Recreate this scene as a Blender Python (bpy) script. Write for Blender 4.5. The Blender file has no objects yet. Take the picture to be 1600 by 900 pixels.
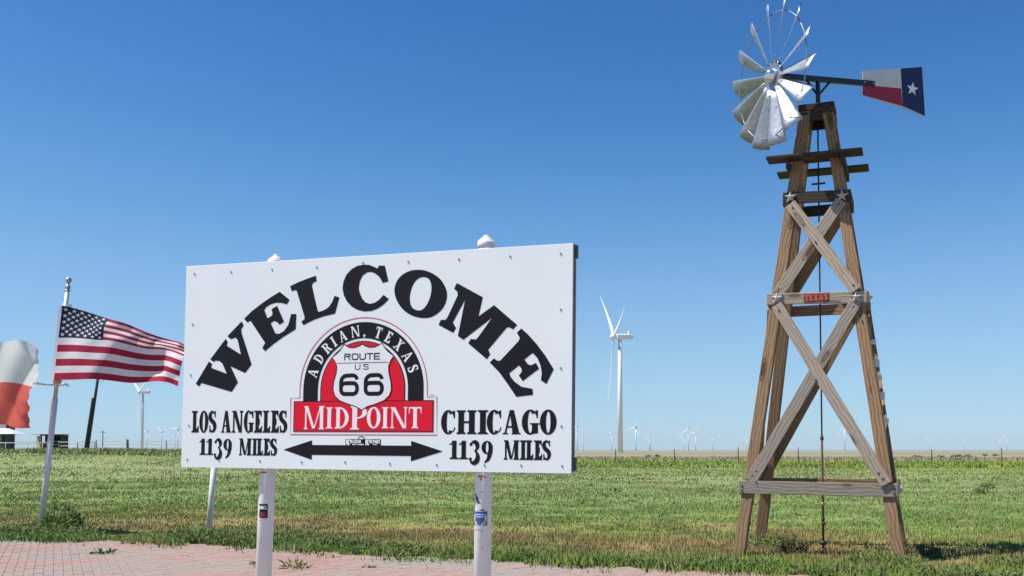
import bpy, bmesh, math, random
import numpy as np
from mathutils import Vector, Matrix, geometry
R = math.radians
sc = bpy.context.scene
C = sc.collection
random.seed(7)
rng = np.random.default_rng(11)

# ------------------------------------------------------------------ camera
cam = bpy.data.cameras.new('camera'); cam.lens = 36.0; cam.sensor_width = 36.0
cam.shift_y = 0.11509; cam.clip_end = 40000; cam.clip_start = 0.05
co = bpy.data.objects.new('camera', cam); C.objects.link(co)
co.location = (0, 0, 1.35); co.rotation_euler = (R(92.5), 0, 0); sc.camera = co

# ------------------------------------------------------------------ sky and sun
SUN_EL, SUN_AZ = R(58), R(-98)          # azimuth clockwise from +Y, towards the sun
w = bpy.data.worlds.new('World'); sc.world = w; w.use_nodes = True
nt = w.node_tree; bg = nt.nodes['Background']
sky = nt.nodes.new('ShaderNodeTexSky'); sky.sky_type = 'NISHITA'; sky.sun_disc = False
sky.sun_elevation = SUN_EL; sky.sun_rotation = SUN_AZ
sky.altitude = 1000; sky.air_density = 1.0; sky.dust_density = 0.0; sky.ozone_density = 5.0
vm = nt.nodes.new('ShaderNodeVectorMath'); vm.operation = 'SCALE'; vm.inputs['Scale'].default_value = .1
cv = nt.nodes.new('ShaderNodeRGBCurve'); vm2 = nt.nodes.new('ShaderNodeVectorMath'); vm2.operation = 'SCALE'; vm2.inputs['Scale'].default_value = 10.
SKY_TONE = [  # the film's response to the sky, the same in every direction
    [(0, 0), (.06, .018), (.111, .050), (.169, .13), (.253, .235), (.53, .385), (1, .50)],
    [(0, 0), (.12, .085), (.206, .186), (.304, .325), (.417, .45), (.70, .625), (1, .73)],
    [(0, 0), (.25, .28), (.405, .49), (.53, .64), (.65, .73), (.80, .80), (1, .86)]]
for c_, pts_ in zip(cv.mapping.curves, SKY_TONE):
    c_.points[0].location = pts_[0]; c_.points[1].location = pts_[-1]
    for p_ in pts_[1:-1]: c_.points.new(*p_)
cv.mapping.update()
nt.links.new(sky.outputs[0], vm.inputs[0]); nt.links.new(vm.outputs[0], cv.inputs['Color']); nt.links.new(cv.outputs[0], vm2.inputs[0])
nt.links.new(vm2.outputs[0], bg.inputs[0]); bg.inputs[1].default_value = 0.087
sl = bpy.data.lights.new('sun', 'SUN'); sl.energy = 5.0; sl.angle = R(0.5); sl.color = (1, .955, .88)
so = bpy.data.objects.new('sun', sl); C.objects.link(so)
sd = Vector((math.sin(SUN_AZ)*math.cos(SUN_EL), math.cos(SUN_AZ)*math.cos(SUN_EL), math.sin(SUN_EL)))
so.rotation_euler = sd.to_track_quat('Z', 'Y').to_euler(); so.location = sd*60
sc.view_settings.view_transform = 'Standard'; sc.view_settings.look = 'None'
sc.view_settings.exposure = 0.38; sc.view_settings.gamma = 1.0

# ------------------------------------------------------------------ object helpers
WM = {}
def empty(name, loc, label, cat, group=None):
    o = bpy.data.objects.new(name, None); C.objects.link(o); o.empty_display_size = .2
    o.location = loc; WM[o.name] = Matrix.Translation(loc)
    o['label'] = label; o['category'] = cat
    if group: o['group'] = group
    return o
def put(name, me, mat=None, parent=None, M=None):
    o = bpy.data.objects.new(name, me); C.objects.link(o)
    if mat is not None and len(me.materials) == 0: me.materials.append(mat)
    M = M or Matrix.Identity(4)
    WM[o.name] = M
    if parent is not None:
        o.parent = parent; o.matrix_basis = WM[parent.name].inverted() @ M
    else: o.matrix_basis = M
    return o
def tag(o, label=None, cat=None, group=None, kind=None):
    if label: o['label'] = label
    if cat: o['category'] = cat
    if group: o['group'] = group
    if kind: o['kind'] = kind
    return o
def recentre(me):
    n = len(me.vertices); a = np.empty(n*3, np.float32); me.vertices.foreach_get('co', a); a = a.reshape(-1, 3)
    c = (a.min(0)+a.max(0))/2; a -= c; me.vertices.foreach_set('co', a.ravel()); me.update()
    return Matrix.Translation(Vector(c.tolist()))
def world_obj(name, me, mat, parent=None):
    """a mesh authored in world coordinates, its origin moved to its middle"""
    return put(name, me, mat, parent, recentre(me))
def pyd(name, v, f, smooth=False):
    me = bpy.data.meshes.new(name); me.from_pydata([tuple(p) for p in v], [], [tuple(q) for q in f]); me.update()
    if smooth:
        for p in me.polygons: p.use_smooth = True
    return me
def from_bm(name, bm, smooth=False):
    me = bpy.data.meshes.new(name); bm.to_mesh(me); bm.free()
    if smooth:
        for p in me.polygons: p.use_smooth = True
    return me
def frame(x, n, o):
    """matrix with X along x, Y as near n as possible, origin o"""
    x = Vector(x).normalized(); n = Vector(n); y = (n - x*n.dot(x)).normalized(); z = x.cross(y)
    return Matrix(((x.x, y.x, z.x, o[0]), (x.y, y.y, z.y, o[1]), (x.z, y.z, z.z, o[2]), (0, 0, 0, 1)))
def box_me(sx, sy, sz, bev=.004, name='board'):
    bm = bmesh.new(); bmesh.ops.create_cube(bm, size=1)
    for v in bm.verts: v.co = Vector((v.co.x*sx, v.co.y*sy, v.co.z*sz))
    if bev: bmesh.ops.bevel(bm, geom=bm.edges[:], offset=bev, segments=1, affect='EDGES')
    return from_bm(name, bm)
def board(name, a, b, nrm, wid, thk, mat, parent, bev=.005):
    """timber from a to b; thk along nrm, wid across"""
    a = Vector(a); b = Vector(b)
    return put(name, box_me((b-a).length, thk, wid, bev, name), mat, parent, frame(b-a, nrm, (a+b)/2))
def tube_bm(bm, pts, rad, n=8, cap=True):
    pts = [Vector(p) for p in pts]; rings = []
    rr = rad if isinstance(rad, (list, tuple)) else [rad]*len(pts)
    for i, p in enumerate(pts):
        t = (pts[min(i+1, len(pts)-1)] - pts[max(i-1, 0)]).normalized()
        h = Vector((0, 0, 1)) if abs(t.z) < .9 else Vector((1, 0, 0))
        u = t.cross(h).normalized(); v = t.cross(u)
        rings.append([bm.verts.new(p + (u*math.cos(2*math.pi*k/n) + v*math.sin(2*math.pi*k/n))*rr[i]) for k in range(n)])
    for i in range(len(rings)-1):
        for k in range(n):
            f = bm.faces.new((rings[i][k], rings[i][(k+1) % n], rings[i+1][(k+1) % n], rings[i+1][k])); f.smooth = True
    if cap:
        bm.faces.new(rings[0][::-1]); bm.faces.new(rings[-1])
def tube(name, pts, rad, mat, parent=None, n=8):
    bm = bmesh.new(); tube_bm(bm, pts, rad, n); bmesh.ops.recalc_face_normals(bm, faces=bm.faces[:])
    return world_obj(name, from_bm(name, bm), mat, parent)
def sphere_bm(bm, c, r, sx=1, sy=1, sz=1, u=12, v=8):
    m = Matrix.Translation(c) @ Matrix.Diagonal((sx, sy, sz, 1))
    d = bmesh.ops.create_uvsphere(bm, u_segments=u, v_segments=v, radius=r, matrix=m)
    for vv in d['verts']:
        for f in vv.link_faces: f.smooth = True

# ------------------------------------------------------------------ materials
def new_mat(name):
    m = bpy.data.materials.new(name); m.use_nodes = True
    return m, m.node_tree, m.node_tree.nodes['Principled BSDF']
def N(nt, t, **kw):
    n = nt.nodes.new(t)
    for k, v in kw.items():
        if k.startswith('i_'): n.inputs[k[2:].replace('_', ' ')].default_value = v
        else: setattr(n, k, v)
    return n
def noise(nt, vec, scale, detail=3, rough=.55):
    n = N(nt, 'ShaderNodeTexNoise', i_Scale=scale, i_Detail=detail, i_Roughness=rough)
    if vec is not None: nt.links.new(vec, n.inputs['Vector'])
    return n
def ramp(nt, fac, stops, interp='LINEAR'):
    r = nt.nodes.new('ShaderNodeValToRGB'); cr = r.color_ramp; cr.interpolation = interp
    while len(cr.elements) < len(stops): cr.elements.new(.5)
    for e, (p, c) in zip(cr.elements, stops): e.position = p; e.color = (*c, 1) if len(c) == 3 else c
    nt.links.new(fac, r.inputs[0]); return r
def mixc(nt, fac, a, b, mode='MIX'):
    m = nt.nodes.new('ShaderNodeMix'); m.data_type = 'RGBA'; m.blend_type = mode
    for v, i in ((fac, 0), (a, 6), (b, 7)):
        if isinstance(v, (int, float)): m.inputs[i].default_value = v
        elif isinstance(v, tuple): m.inputs[i].default_value = (*v, 1) if len(v) == 3 else v
        else: nt.links.new(v, m.inputs[i])
    return m.outputs[2]
def math_n(nt, op, a, b=0., c=None, clamp=False):
    m = nt.nodes.new('ShaderNodeMath'); m.operation = op; m.use_clamp = clamp
    for v, i in ((a, 0), (b, 1), (c, 2)):
        if v is None: continue
        if isinstance(v, (int, float)): m.inputs[i].default_value = v
        else: nt.links.new(v, m.inputs[i])
    return m.outputs[0]
def objvec(nt, scale=(1, 1, 1), rnd=True):
    tc = N(nt, 'ShaderNodeTexCoord'); mp = N(nt, 'ShaderNodeMapping'); mp.inputs['Scale'].default_value = scale
    nt.links.new(tc.outputs['Object'], mp.inputs['Vector'])
    if rnd:
        oi = N(nt, 'ShaderNodeObjectInfo'); cm = N(nt, 'ShaderNodeCombineXYZ')
        s = math_n(nt, 'MULTIPLY', oi.outputs['Random'], 37.)
        for k in range(3): nt.links.new(s, cm.inputs[k])
        nt.links.new(cm.outputs[0], mp.inputs['Location'])
    return mp.outputs[0]
def bump(nt, b, h, strength=.3, dist=.01):
    n = N(nt, 'ShaderNodeBump'); n.inputs['Strength'].default_value = strength; n.inputs['Distance'].default_value = dist
    nt.links.new(h, n.inputs['Height']); nt.links.new(n.outputs[0], b.inputs['Normal'])
def plain(name, col, rough=.5, metal=0., var=.12, scale=9., spec=.5, bmp=0.):
    m, nt, b = new_mat(name)
    v = objvec(nt); n = noise(nt, v, scale, 4)
    lo = tuple(c*(1-var) for c in col); hi = tuple(min(1, c*(1+var)) for c in col)
    r = ramp(nt, n.outputs['Fac'], [(.3, lo), (.7, hi)])
    nt.links.new(r.outputs[0], b.inputs['Base Color'])
    b.inputs['Roughness'].default_value = rough; b.inputs['Metallic'].default_value = metal
    b.inputs['Specular IOR Level'].default_value = spec
    if bmp: bump(nt, b, n.outputs['Fac'], bmp, .004)
    return m
def wood(name, dark, mid, light, knot=(.07, .04, .02)):
    m, nt, b = new_mat(name)
    v = objvec(nt, (1, 1, 1))
    warp = noise(nt, v, 2.2, 2)
    mp = N(nt, 'ShaderNodeMapping'); mp.inputs['Scale'].default_value = (1.1, 15, 15); nt.links.new(v, mp.inputs['Vector'])
    # knots: rare cells bend the grain round them
    kv = N(nt, 'ShaderNodeMapping'); kv.inputs['Scale'].default_value = (1.5, 5.5, 5.5); nt.links.new(v, kv.inputs['Vector'])
    vo = N(nt, 'ShaderNodeTexVoronoi', i_Scale=1.0); nt.links.new(kv.outputs[0], vo.inputs['Vector'])
    sep = N(nt, 'ShaderNodeSeparateXYZ'); nt.links.new(v, sep.inputs[0])
    yy = math_n(nt, 'ADD', math_n(nt, 'MULTIPLY', sep.outputs[1], 1.), math_n(nt, 'MULTIPLY', sep.outputs[2], 1.15))
    kn = math_n(nt, 'POWER', math_n(nt, 'SUBTRACT', 1., vo.outputs['Distance'], clamp=True), 5.)
    yy = math_n(nt, 'ADD', yy, math_n(nt, 'MULTIPLY', warp.outputs['Fac'], .16))
    yy = math_n(nt, 'ADD', yy, math_n(nt, 'MULTIPLY', kn, .09))
    ring = math_n(nt, 'FRACT', math_n(nt, 'MULTIPLY', yy, 19.))
    fine = noise(nt, mp.outputs[0], 5.5, 5, .65)
    big = noise(nt, v, .9, 3)
    f = math_n(nt, 'ADD', math_n(nt, 'MULTIPLY', ring, .42), math_n(nt, 'MULTIPLY', fine.outputs['Fac'], .6))
    r = ramp(nt, f, [(.22, dark), (.5, mid), (.82, light)])
    c = mixc(nt, math_n(nt, 'MULTIPLY', big.outputs['Fac'], .75), r.outputs[0], mid, 'MIX')
    oi = N(nt, 'ShaderNodeObjectInfo')
    c = mixc(nt, 1., c, ramp(nt, oi.outputs['Random'], [(0, (.8, .82, .86)), (1, (1.12, 1.06, 1.0))]).outputs[0], 'MULTIPLY')
    kf = ramp(nt, vo.outputs['Distance'], [(.13, (.9, .9, .9)), (.17, (.25, .25, .25)), (.22, (.8, .8, .8)), (.26, (.1, .1, .1)), (.34, (0, 0, 0))])
    c = mixc(nt, kf.outputs[0], c, knot)
    # dark drying cracks along the grain
    cr = noise(nt, mp.outputs[0], 2.3, 6, .75)
    ck = ramp(nt, cr.outputs['Fac'], [(.33, (1, 1, 1)), (.39, (0, 0, 0))])
    c = mixc(nt, math_n(nt, 'MULTIPLY', ck.outputs[0], .7), c, tuple(x*.35 for x in dark))
    nt.links.new(c, b.inputs['Base Color']); b.inputs['Roughness'].default_value = .85
    b.inputs['Specular IOR Level'].default_value = .25
    bump(nt, b, f, .5, .006)
    return m
M = {}
M['wood_grey'] = wood('weathered grey wood', (.085, .066, .05), (.32, .272, .222), (.50, .44, .365))
M['wood_brown'] = wood('weathered brown wood', (.065, .036, .018), (.265, .172, .098), (.47, .335, .21))
M['wood_shaded'] = wood('shade darkened wood', (.02, .015, .012), (.055, .04, .03), (.12, .088, .066))  # shade of the upper tower put into the timber's colour
M['galv'] = plain('galvanised steel', (.36, .39, .43), .48, .72, .18, 22, .4, .03)
M['galv_dark'] = plain('dull steel plate', (.30, .34, .40), .42, .7, .15, 20)
M['chrome'] = plain('polished steel cap', (.8, .8, .82), .15, .95, .05)
M['black_metal'] = plain('black painted steel', (.022, .023, .028), .45, .0, .3, 12)
M['rust'] = plain('rusty iron rod', (.11, .06, .035), .8, .2, .4, 30)
M['sign_black'] = plain('black vinyl', (.009, .009, .013), .5, 0, .1, 4, .2)
M['sign_red'] = plain('red vinyl', (.72, .008, .03), .5, 0, .05, 3, .2)
M['sign_redline'] = plain('thin red vinyl line', (.60, .03, .07), .42, 0, .05, 3)
M['white_print'] = plain('white print', (.80, .81, .83), .45, 0, .03, 3)
M['board_edge'] = plain('dark panel backing', (.16, .145, .14), .7, 0, .2, 9)
M['white_steel'] = plain('white turbine paint', (.78, .79, .80), .45, 0, .04, .4)
M['star_metal'] = plain('pale weathered star', (.55, .54, .52), .55, .1, .15, 9)
M['red_plate'] = plain('red painted letters', (.55, .07, .045), .6, 0, .3, 30)
M['vane_white'] = plain('dusty white tail paint', (.62, .61, .61), .5, 0, .06, 6)
M['vane_red'] = plain('dark red tail paint', (.33, .012, .04), .45, 0, .1, 6)
M['vane_blue'] = plain('navy tail paint', (.012, .016, .085), .45, 0, .1, 6)
M['wire'] = plain('fence wire', (.25, .25, .25), .6, .5, .1)
M['post_wood'] = plain('old fence wood', (.11, .09, .07), .9, 0, .35, 4, .2)
M['pole_dark'] = plain('tarred pole wood', (.055, .045, .04), .9, 0, .35, 6, .2)
M['pale_metal'] = plain('pale galvanised rail', (.55, .57, .58), .55, .3, .1)
M['tan_wall'] = plain('tan sheet wall', (.40, .32, .25), .75, 0, .12, 1.5)
M['shed_dark'] = plain('dark shed boards', (.022, .022, .026), .85, 0, .3, 2)
M['brick_red_wall'] = plain('brown clad wall', (.16, .10, .085), .8, 0, .15, 1)
M['pale_wall'] = plain('pale house wall', (.45, .46, .48), .8, 0, .08, 1)
M['roof_white'] = plain('pale metal roof', (.70, .70, .68), .5, .1, .06, 1)
M['dark_glass'] = plain('dark window glass', (.02, .025, .035), .08, 0, .1)
M['brass'] = plain('brass fitting', (.45, .30, .10), .4, .7, .2, 20)

def sign_white():
    m, nt, b = new_mat('white sign sheet')
    v = objvec(nt, (1, 1, 1), False)
    n = noise(nt, v, 1.3, 4); s = noise(nt, v, 26, 5, .7)
    c = ramp(nt, n.outputs['Fac'], [(.3, (.765, .815, .83)), (.7, (.81, .85, .855))]).outputs[0]
    d = ramp(nt, s.outputs['Fac'], [(.66, (0, 0, 0)), (.8, (.25, .25, .25))]).outputs[0]
    c = mixc(nt, d, c, (.55, .52, .48))
    nt.links.new(c, b.inputs['Base Color']); b.inputs['Roughness'].default_value = .4; b.inputs['Specular IOR Level'].default_value = .4
    return m
M['sign_white'] = sign_white()
def post_white():
    m, nt, b = new_mat('white post paint with rust')
    v = objvec(nt, (1, 1, 1))
    n = noise(nt, v, 7, 5, .7); s = noise(nt, v, 30, 5, .75); st = noise(nt, v, 55, 2)
    c = ramp(nt, n.outputs['Fac'], [(.3, (.68, .66, .67)), (.65, (.78, .77, .78))]).outputs[0]
    d = ramp(nt, s.outputs['Fac'], [(.68, (0, 0, 0)), (.78, (.8, .8, .8))]).outputs[0]
    c = mixc(nt, d, c, (.36, .27, .2))
    nt.links.new(c, b.inputs['Base Color']); b.inputs['Roughness'].default_value = .45
    bump(nt, b, st.outputs['Fac'], .15, .003)
    return m
M['post_white'] = post_white()
def cloth(name, col, trans=.35):
    m, nt, b = new_mat(name)
    v = objvec(nt, (1, 1, 1), False); n = noise(nt, v, 240, 2); k = noise(nt, v, 14, 3)
    c = ramp(nt, k.outputs['Fac'], [(.3, tuple(x*.92 for x in col)), (.7, col)]).outputs[0]
    nt.links.new(c, b.inputs['Base Color']); b.inputs['Roughness'].default_value = .75; b.inputs['Specular IOR Level'].default_value = .15
    bump(nt, b, k.outputs['Fac'], .25, .012)
    tr = N(nt, 'ShaderNodeBsdfTranslucent'); nt.links.new(c, tr.inputs[0])
    mx = N(nt, 'ShaderNodeMixShader'); mx.inputs[0].default_value = trans
    nt.links.new(b.outputs[0], mx.inputs[1]); nt.links.new(tr.outputs[0], mx.inputs[2])
    nt.links.new(mx.outputs[0], nt.nodes['Material Output'].inputs[0])
    return m
M['flag_red'] = cloth('crimson flag cloth', (.42, .022, .06))
M['flag_white'] = cloth('white flag cloth', (.78, .77, .80))
M['flag_blue'] = cloth('navy flag cloth', (.007, .017, .055), .2)
M['worn_white'] = cloth('sunlit worn white flag cloth', (.88, .87, .87), .6)
M['faded_red'] = cloth('sun faded red flag cloth', (.80, .15, .12), .55)

# colour of the grass: the field's own bands of growth, counted from the edge of the paving outwards
def edge_dist_np(x, y): return .375*x + .927*y - 11.7
def grass_colour(nt, rnd=None):
    g = N(nt, 'ShaderNodeNewGeometry'); sp = N(nt, 'ShaderNodeSeparateXYZ'); nt.links.new(g.outputs['Position'], sp.inputs[0])
    flat = N(nt, 'ShaderNodeCombineXYZ'); nt.links.new(sp.outputs[0], flat.inputs[0]); nt.links.new(sp.outputs[1], flat.inputs[1])
    e = math_n(nt, 'SUBTRACT', math_n(nt, 'ADD', math_n(nt, 'MULTIPLY', sp.outputs[0], .375), math_n(nt, 'MULTIPLY', sp.outputs[1], .927)), 11.7)
    n1 = noise(nt, flat.outputs[0], .35, 4, .6)
    amp = math_n(nt, 'MULTIPLY', math_n(nt, 'SUBTRACT', n1.outputs['Fac'], .5), 2.0)
    e = math_n(nt, 'MAXIMUM', math_n(nt, 'MULTIPLY', e, math_n(nt, 'ADD', 1., amp)), 0.)
    p = math_n(nt, 'DIVIDE', e, math_n(nt, 'ADD', e, 6.))
    r = ramp(nt, p, [(.0, (.12, .19, .045)), (.17, (.13, .185, .05)), (.26, (.23, .165, .09)), (.40, (.23, .175, .09)), (.50, (.20, .22, .075)),
                     (.58, (.13, .225, .065)), (.74, (.16, .265, .10)), (.86, (.22, .29, .155)), (.905, (.21, .275, .13)),
                     (.928, (.20, .30, .055)), (.948, (.20, .29, .055)), (.957, (.33, .30, .20)), (.985, (.31, .275, .21)), (1., (.28, .25, .21))])
    n2 = noise(nt, flat.outputs[0], .16, 5, .65); n3 = noise(nt, flat.outputs[0], 1.3, 5, .7); n6 = noise(nt, flat.outputs[0], .45, 5, .7)
    c = mixc(nt, ramp(nt, n2.outputs['Fac'], [(.45, (0, 0, 0)), (.60, (.6, .6, .6))]).outputs[0], r.outputs[0], (.12, .215, .05))
    c = mixc(nt, ramp(nt, n6.outputs['Fac'], [(.50, (0, 0, 0)), (.64, (.75, .75, .75))]).outputs[0], c, (.22, .25, .09))
    c = mixc(nt, ramp(nt, n6.outputs['Fac'], [(.33, (.6, .6, .6)), (.43, (0, 0, 0))]).outputs[0], c, (.10, .165, .045))
    c = mixc(nt, ramp(nt, n3.outputs['Fac'], [(.5, (0, 0, 0)), (.68, (.75, .75, .75))]).outputs[0], c, (.29, .235, .14))
    # far out the plain is dry whatever grows nearer
    far = ramp(nt, p, [(.954, (0, 0, 0)), (.962, (.9, .9, .9))]).outputs[0]
    c = mixc(nt, 1., c, (1.14, 1.11, .93), 'MULTIPLY')
    c = mixc(nt, far, c, mixc(nt, n2.outputs['Fac'], (.30, .27, .20), (.22, .215, .14)))
    return c, flat.outputs[0], n3
def grass_mat():
    m, nt, b = new_mat('grass blades')
    c, flat, n3 = grass_colour(nt)
    a = N(nt, 'ShaderNodeAttribute', attribute_name='rnd')
    c = mixc(nt, 1., c, ramp(nt, a.outputs['Fac'], [(0, (.9, .94, .8)), (.45, (1.15, 1.14, 1.08)), (.8, (1.32, 1.28, 1.18)), (.93, (1.45, 1.36, 1.25)), (1, (1.75, 1.55, 1.45))]).outputs[0], 'MULTIPLY')
    nt.links.new(c, b.inputs['Base Color']); b.inputs['Roughness'].default_value = .6; b.inputs['Specular IOR Level'].default_value = .15
    g = N(nt, 'ShaderNodeNewGeometry'); va = N(nt, 'ShaderNodeVectorMath', operation='MULTIPLY_ADD'); va.inputs[1].default_value = (.45, .45, .45); va.inputs[2].default_value = (0, 0, .8)
    nn = N(nt, 'ShaderNodeVectorMath', operation='NORMALIZE'); nt.links.new(g.outputs['Normal'], va.inputs[0]); nt.links.new(va.outputs[0], nn.inputs[0]); nt.links.new(nn.outputs[0], b.inputs['Normal'])
    tr = N(nt, 'ShaderNodeBsdfTranslucent'); nt.links.new(c, tr.inputs[0])
    mx = N(nt, 'ShaderNodeMixShader'); mx.inputs[0].default_value = .22
    nt.links.new(b.outputs[0], mx.inputs[1]); nt.links.new(tr.outputs[0], mx.inputs[2])
    nt.links.new(mx.outputs[0], nt.nodes['Material Output'].inputs[0])
    return m
def ground_mat():
    m, nt, b = new_mat('field soil and turf')
    c, flat, n3 = grass_colour(nt)
    n4 = noise(nt, flat, 7, 5, .7); n5 = noise(nt, flat, .9, 3)
    c = mixc(nt, 1., c, ramp(nt, n4.outputs['Fac'], [(.3, (.8, .8, .75)), (.7, (1.3, 1.22, 1.15))]).outputs[0], 'MULTIPLY')
    bare = math_n(nt, 'MULTIPLY', ramp(nt, n5.outputs['Fac'], [(.56, (0, 0, 0)), (.66, (1, 1, 1))]).outputs[0], .6)
    c = mixc(nt, bare, c, (.33, .25, .18))
    nt.links.new(c, b.inputs['Base Color']); b.inputs['Roughness'].default_value = .95; b.inputs['Specular IOR Level'].default_value = .1
    bump(nt, b, n4.outputs['Fac'], .6, .05)
    return m
M['grass'] = grass_mat(); M['ground'] = ground_mat()
def leaf_mat(name, c0, c1):
    m, nt, b = new_mat(name)
    a = N(nt, 'ShaderNodeAttribute', attribute_name='rnd')
    c = ramp(nt, a.outputs['Fac'], [(0, c0), (1, c1)]).outputs[0]
    nt.links.new(c, b.inputs['Base Color']); b.inputs['Roughness'].default_value = .6; b.inputs['Specular IOR Level'].default_value = .2
    g = N(nt, 'ShaderNodeNewGeometry'); va = N(nt, 'ShaderNodeVectorMath', operation='MULTIPLY_ADD'); va.inputs[1].default_value = (.6, .6, .6); va.inputs[2].default_value = (0, 0, .65)
    nn = N(nt, 'ShaderNodeVectorMath', operation='NORMALIZE'); nt.links.new(g.outputs['Normal'], va.inputs[0]); nt.links.new(va.outputs[0], nn.inputs[0]); nt.links.new(nn.outputs[0], b.inputs['Normal'])
    tr = N(nt, 'ShaderNodeBsdfTranslucent'); nt.links.new(c, tr.inputs[0])
    mx = N(nt, 'ShaderNodeMixShader'); mx.inputs[0].default_value = .25
    nt.links.new(b.outputs[0], mx.inputs[1]); nt.links.new(tr.outputs[0], mx.inputs[2])
    nt.links.new(mx.outputs[0], nt.nodes['Material Output'].inputs[0])
    return m
M['weed'] = leaf_mat('lush weed leaves', (.07, .12, .03), (.21, .29, .075))
M['scrub'] = leaf_mat('dry dark scrub leaves', (.06, .06, .03), (.13, .12, .06))
def brick_mat():
    m, nt, b = new_mat('fired clay paver')
    oi = N(nt, 'ShaderNodeObjectInfo'); a = N(nt, 'ShaderNodeAttribute', attribute_name='rnd')
    t = math_n(nt, 'FRACT', math_n(nt, 'ADD', oi.outputs['Random'], a.outputs['Fac']))
    g = N(nt, 'ShaderNodeNewGeometry')
    zone = noise(nt, g.outputs['Position'], .55, 2)
    t = math_n(nt, 'ADD', math_n(nt, 'MULTIPLY', t, .36), math_n(nt, 'MULTIPLY', ramp(nt, zone.outputs['Fac'], [(.38, (0, 0, 0)), (.62, (1, 1, 1))]).outputs[0], .64))
    c = ramp(nt, t, [(0, (.34, .215, .18)), (.4, (.37, .245, .205)), (.62, (.34, .26, .22)), (.8, (.315, .27, .235)), (1, (.29, .265, .24))]).outputs[0]
    n = noise(nt, g.outputs['Position'], 30, 5, .7)
    c = mixc(nt, 1., c, ramp(nt, n.outputs['Fac'], [(.3, (.82, .82, .82)), (.7, (1.1, 1.1, 1.1))]).outputs[0], 'MULTIPLY')
    nt.links.new(c, b.inputs['Base Color']); b.inputs['Roughness'].default_value = .9; b.inputs['Specular IOR Level'].default_value = .2
    bump(nt, b, n.outputs['Fac'], .4, .006)
    return m
M['brick'] = brick_mat()
def sand_mat():
    m, nt, b = new_mat('sand and grit in the joints')
    g = N(nt, 'ShaderNodeNewGeometry'); n = noise(nt, g.outputs['Position'], 9, 6, .7)
    c = ramp(nt, n.outputs['Fac'], [(.3, (.25, .19, .15)), (.7, (.40, .32, .255))]).outputs[0]
    nt.links.new(c, b.inputs['Base Color']); b.inputs['Roughness'].default_value = .95
    return m
M['sand'] = sand_mat()

# ------------------------------------------------------------------ terrain
def sstep(a, b, x):
    t = np.clip((x-a)/(b-a), 0, 1); return t*t*(3-2*t)
def th(x, y):
    """height of the field: flat, with a low rise far off to the left"""
    x = np.asarray(x, float); y = np.asarray(y, float)
    return 1.2*sstep(42, 92, y)*sstep(-9, -32, x)*(1-sstep(300, 700, y))
def vnoise(x, y, s, seed=0):
    r = np.random.default_rng(seed).random((256, 256)); x = np.asarray(x)/s; y = np.asarray(y)/s
    i = np.floor(x).astype(int); j = np.floor(y).astype(int); fx = x-i; fy = y-j
    fx = fx*fx*(3-2*fx); fy = fy*fy*(3-2*fy)
    g = lambda a, b: r[a % 256, b % 256]
    return (g(i, j)*(1-fx)+g(i+1, j)*fx)*(1-fy) + (g(i, j+1)*(1-fx)+g(i+1, j+1)*fx)*fy
def grid_mesh(name, xs, ys, zf):
    X, Y = np.meshgrid(xs, ys, indexing='ij'); Z = zf(X, Y)
    v = np.stack([X, Y, Z], -1).reshape(-1, 3); ny = len(ys)
    idx = np.arange(len(xs)*ny).reshape(len(xs), ny)
    f = np.stack([idx[:-1, :-1], idx[1:, :-1], idx[1:, 1:], idx[:-1, 1:]], -1).reshape(-1, 4)
    me = pyd(name, v.tolist(), f.tolist(), True); return me
def spaced(a): return sorted(set([-t for t in a] + a))
xs = spaced([0, 3, 6, 9, 12, 16, 20, 25, 30, 36, 45, 60, 80, 110, 160, 250, 400, 700, 1500, 4000, 14000])
ys = [-60, -20, 0, 5, 9, 12, 15, 18, 22, 27, 33, 40, 48, 56, 64, 72, 80, 88, 96, 110, 140, 200, 300, 400, 500, 600, 700, 900, 1500, 3000, 6000, 15000]
gr = put('ground', grid_mesh('ground', xs, ys, lambda X, Y: th(X, Y) - 0.02), M['ground']); tag(gr, kind='structure')

# ------------------------------------------------------------------ brick paving
EDGE = [(-30, 22.5), (-12, 16.6), (-9.2, 15.95), (-7.78, 15.63), (-5.75, 15.35), (-4.2, 14.7), (-2.9, 13.95), (-1.65, 13.3), (0, 12.55), (1.3, 11.95), (2.69, 11.39), (4.5, 10.6), (8, 9.1), (30, 0)]
EX = np.array([p[0] for p in EDGE], float); EY = np.array([p[1] for p in EDGE], float)
def edge_y(x): return np.interp(x, EX, EY)
v = []; f = []
for i, (x, y) in enumerate(EDGE): v += [(x, y, -.012), (x, min(y, 0)-14, -.012)]
for i in range(len(EDGE)-1): f.append((2*i, 2*i+1, 2*i+3, 2*i+2))
pav = put('pavement', pyd('pavement', v, f), M['sand']); tag(pav, kind='structure')
BL, BW, BH, GAP = .2, .1, .05, .0028
def brick_me():
    bm = bmesh.new(); bmesh.ops.create_cube(bm, size=1)
    for q in bm.verts: q.co = Vector((q.co.x*(BL-GAP), q.co.y*(BW-GAP), q.co.z*BH))
    top = [e for e in bm.edges if all(q.co.z > 0 for q in e.verts)]
    bmesh.ops.bevel(bm, geom=top, offset=.0045, segments=1, affect='EDGES')
    bmesh.ops.delete(bm, geom=[q for q in bm.faces if q.normal.z < -.9], context='FACES')
    me = from_bm('brick', bm); me.materials.append(M['brick']); return me
bme = brick_me(); bricks = []
ca, sa = math.cos(R(24)), math.sin(R(24))
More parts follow.
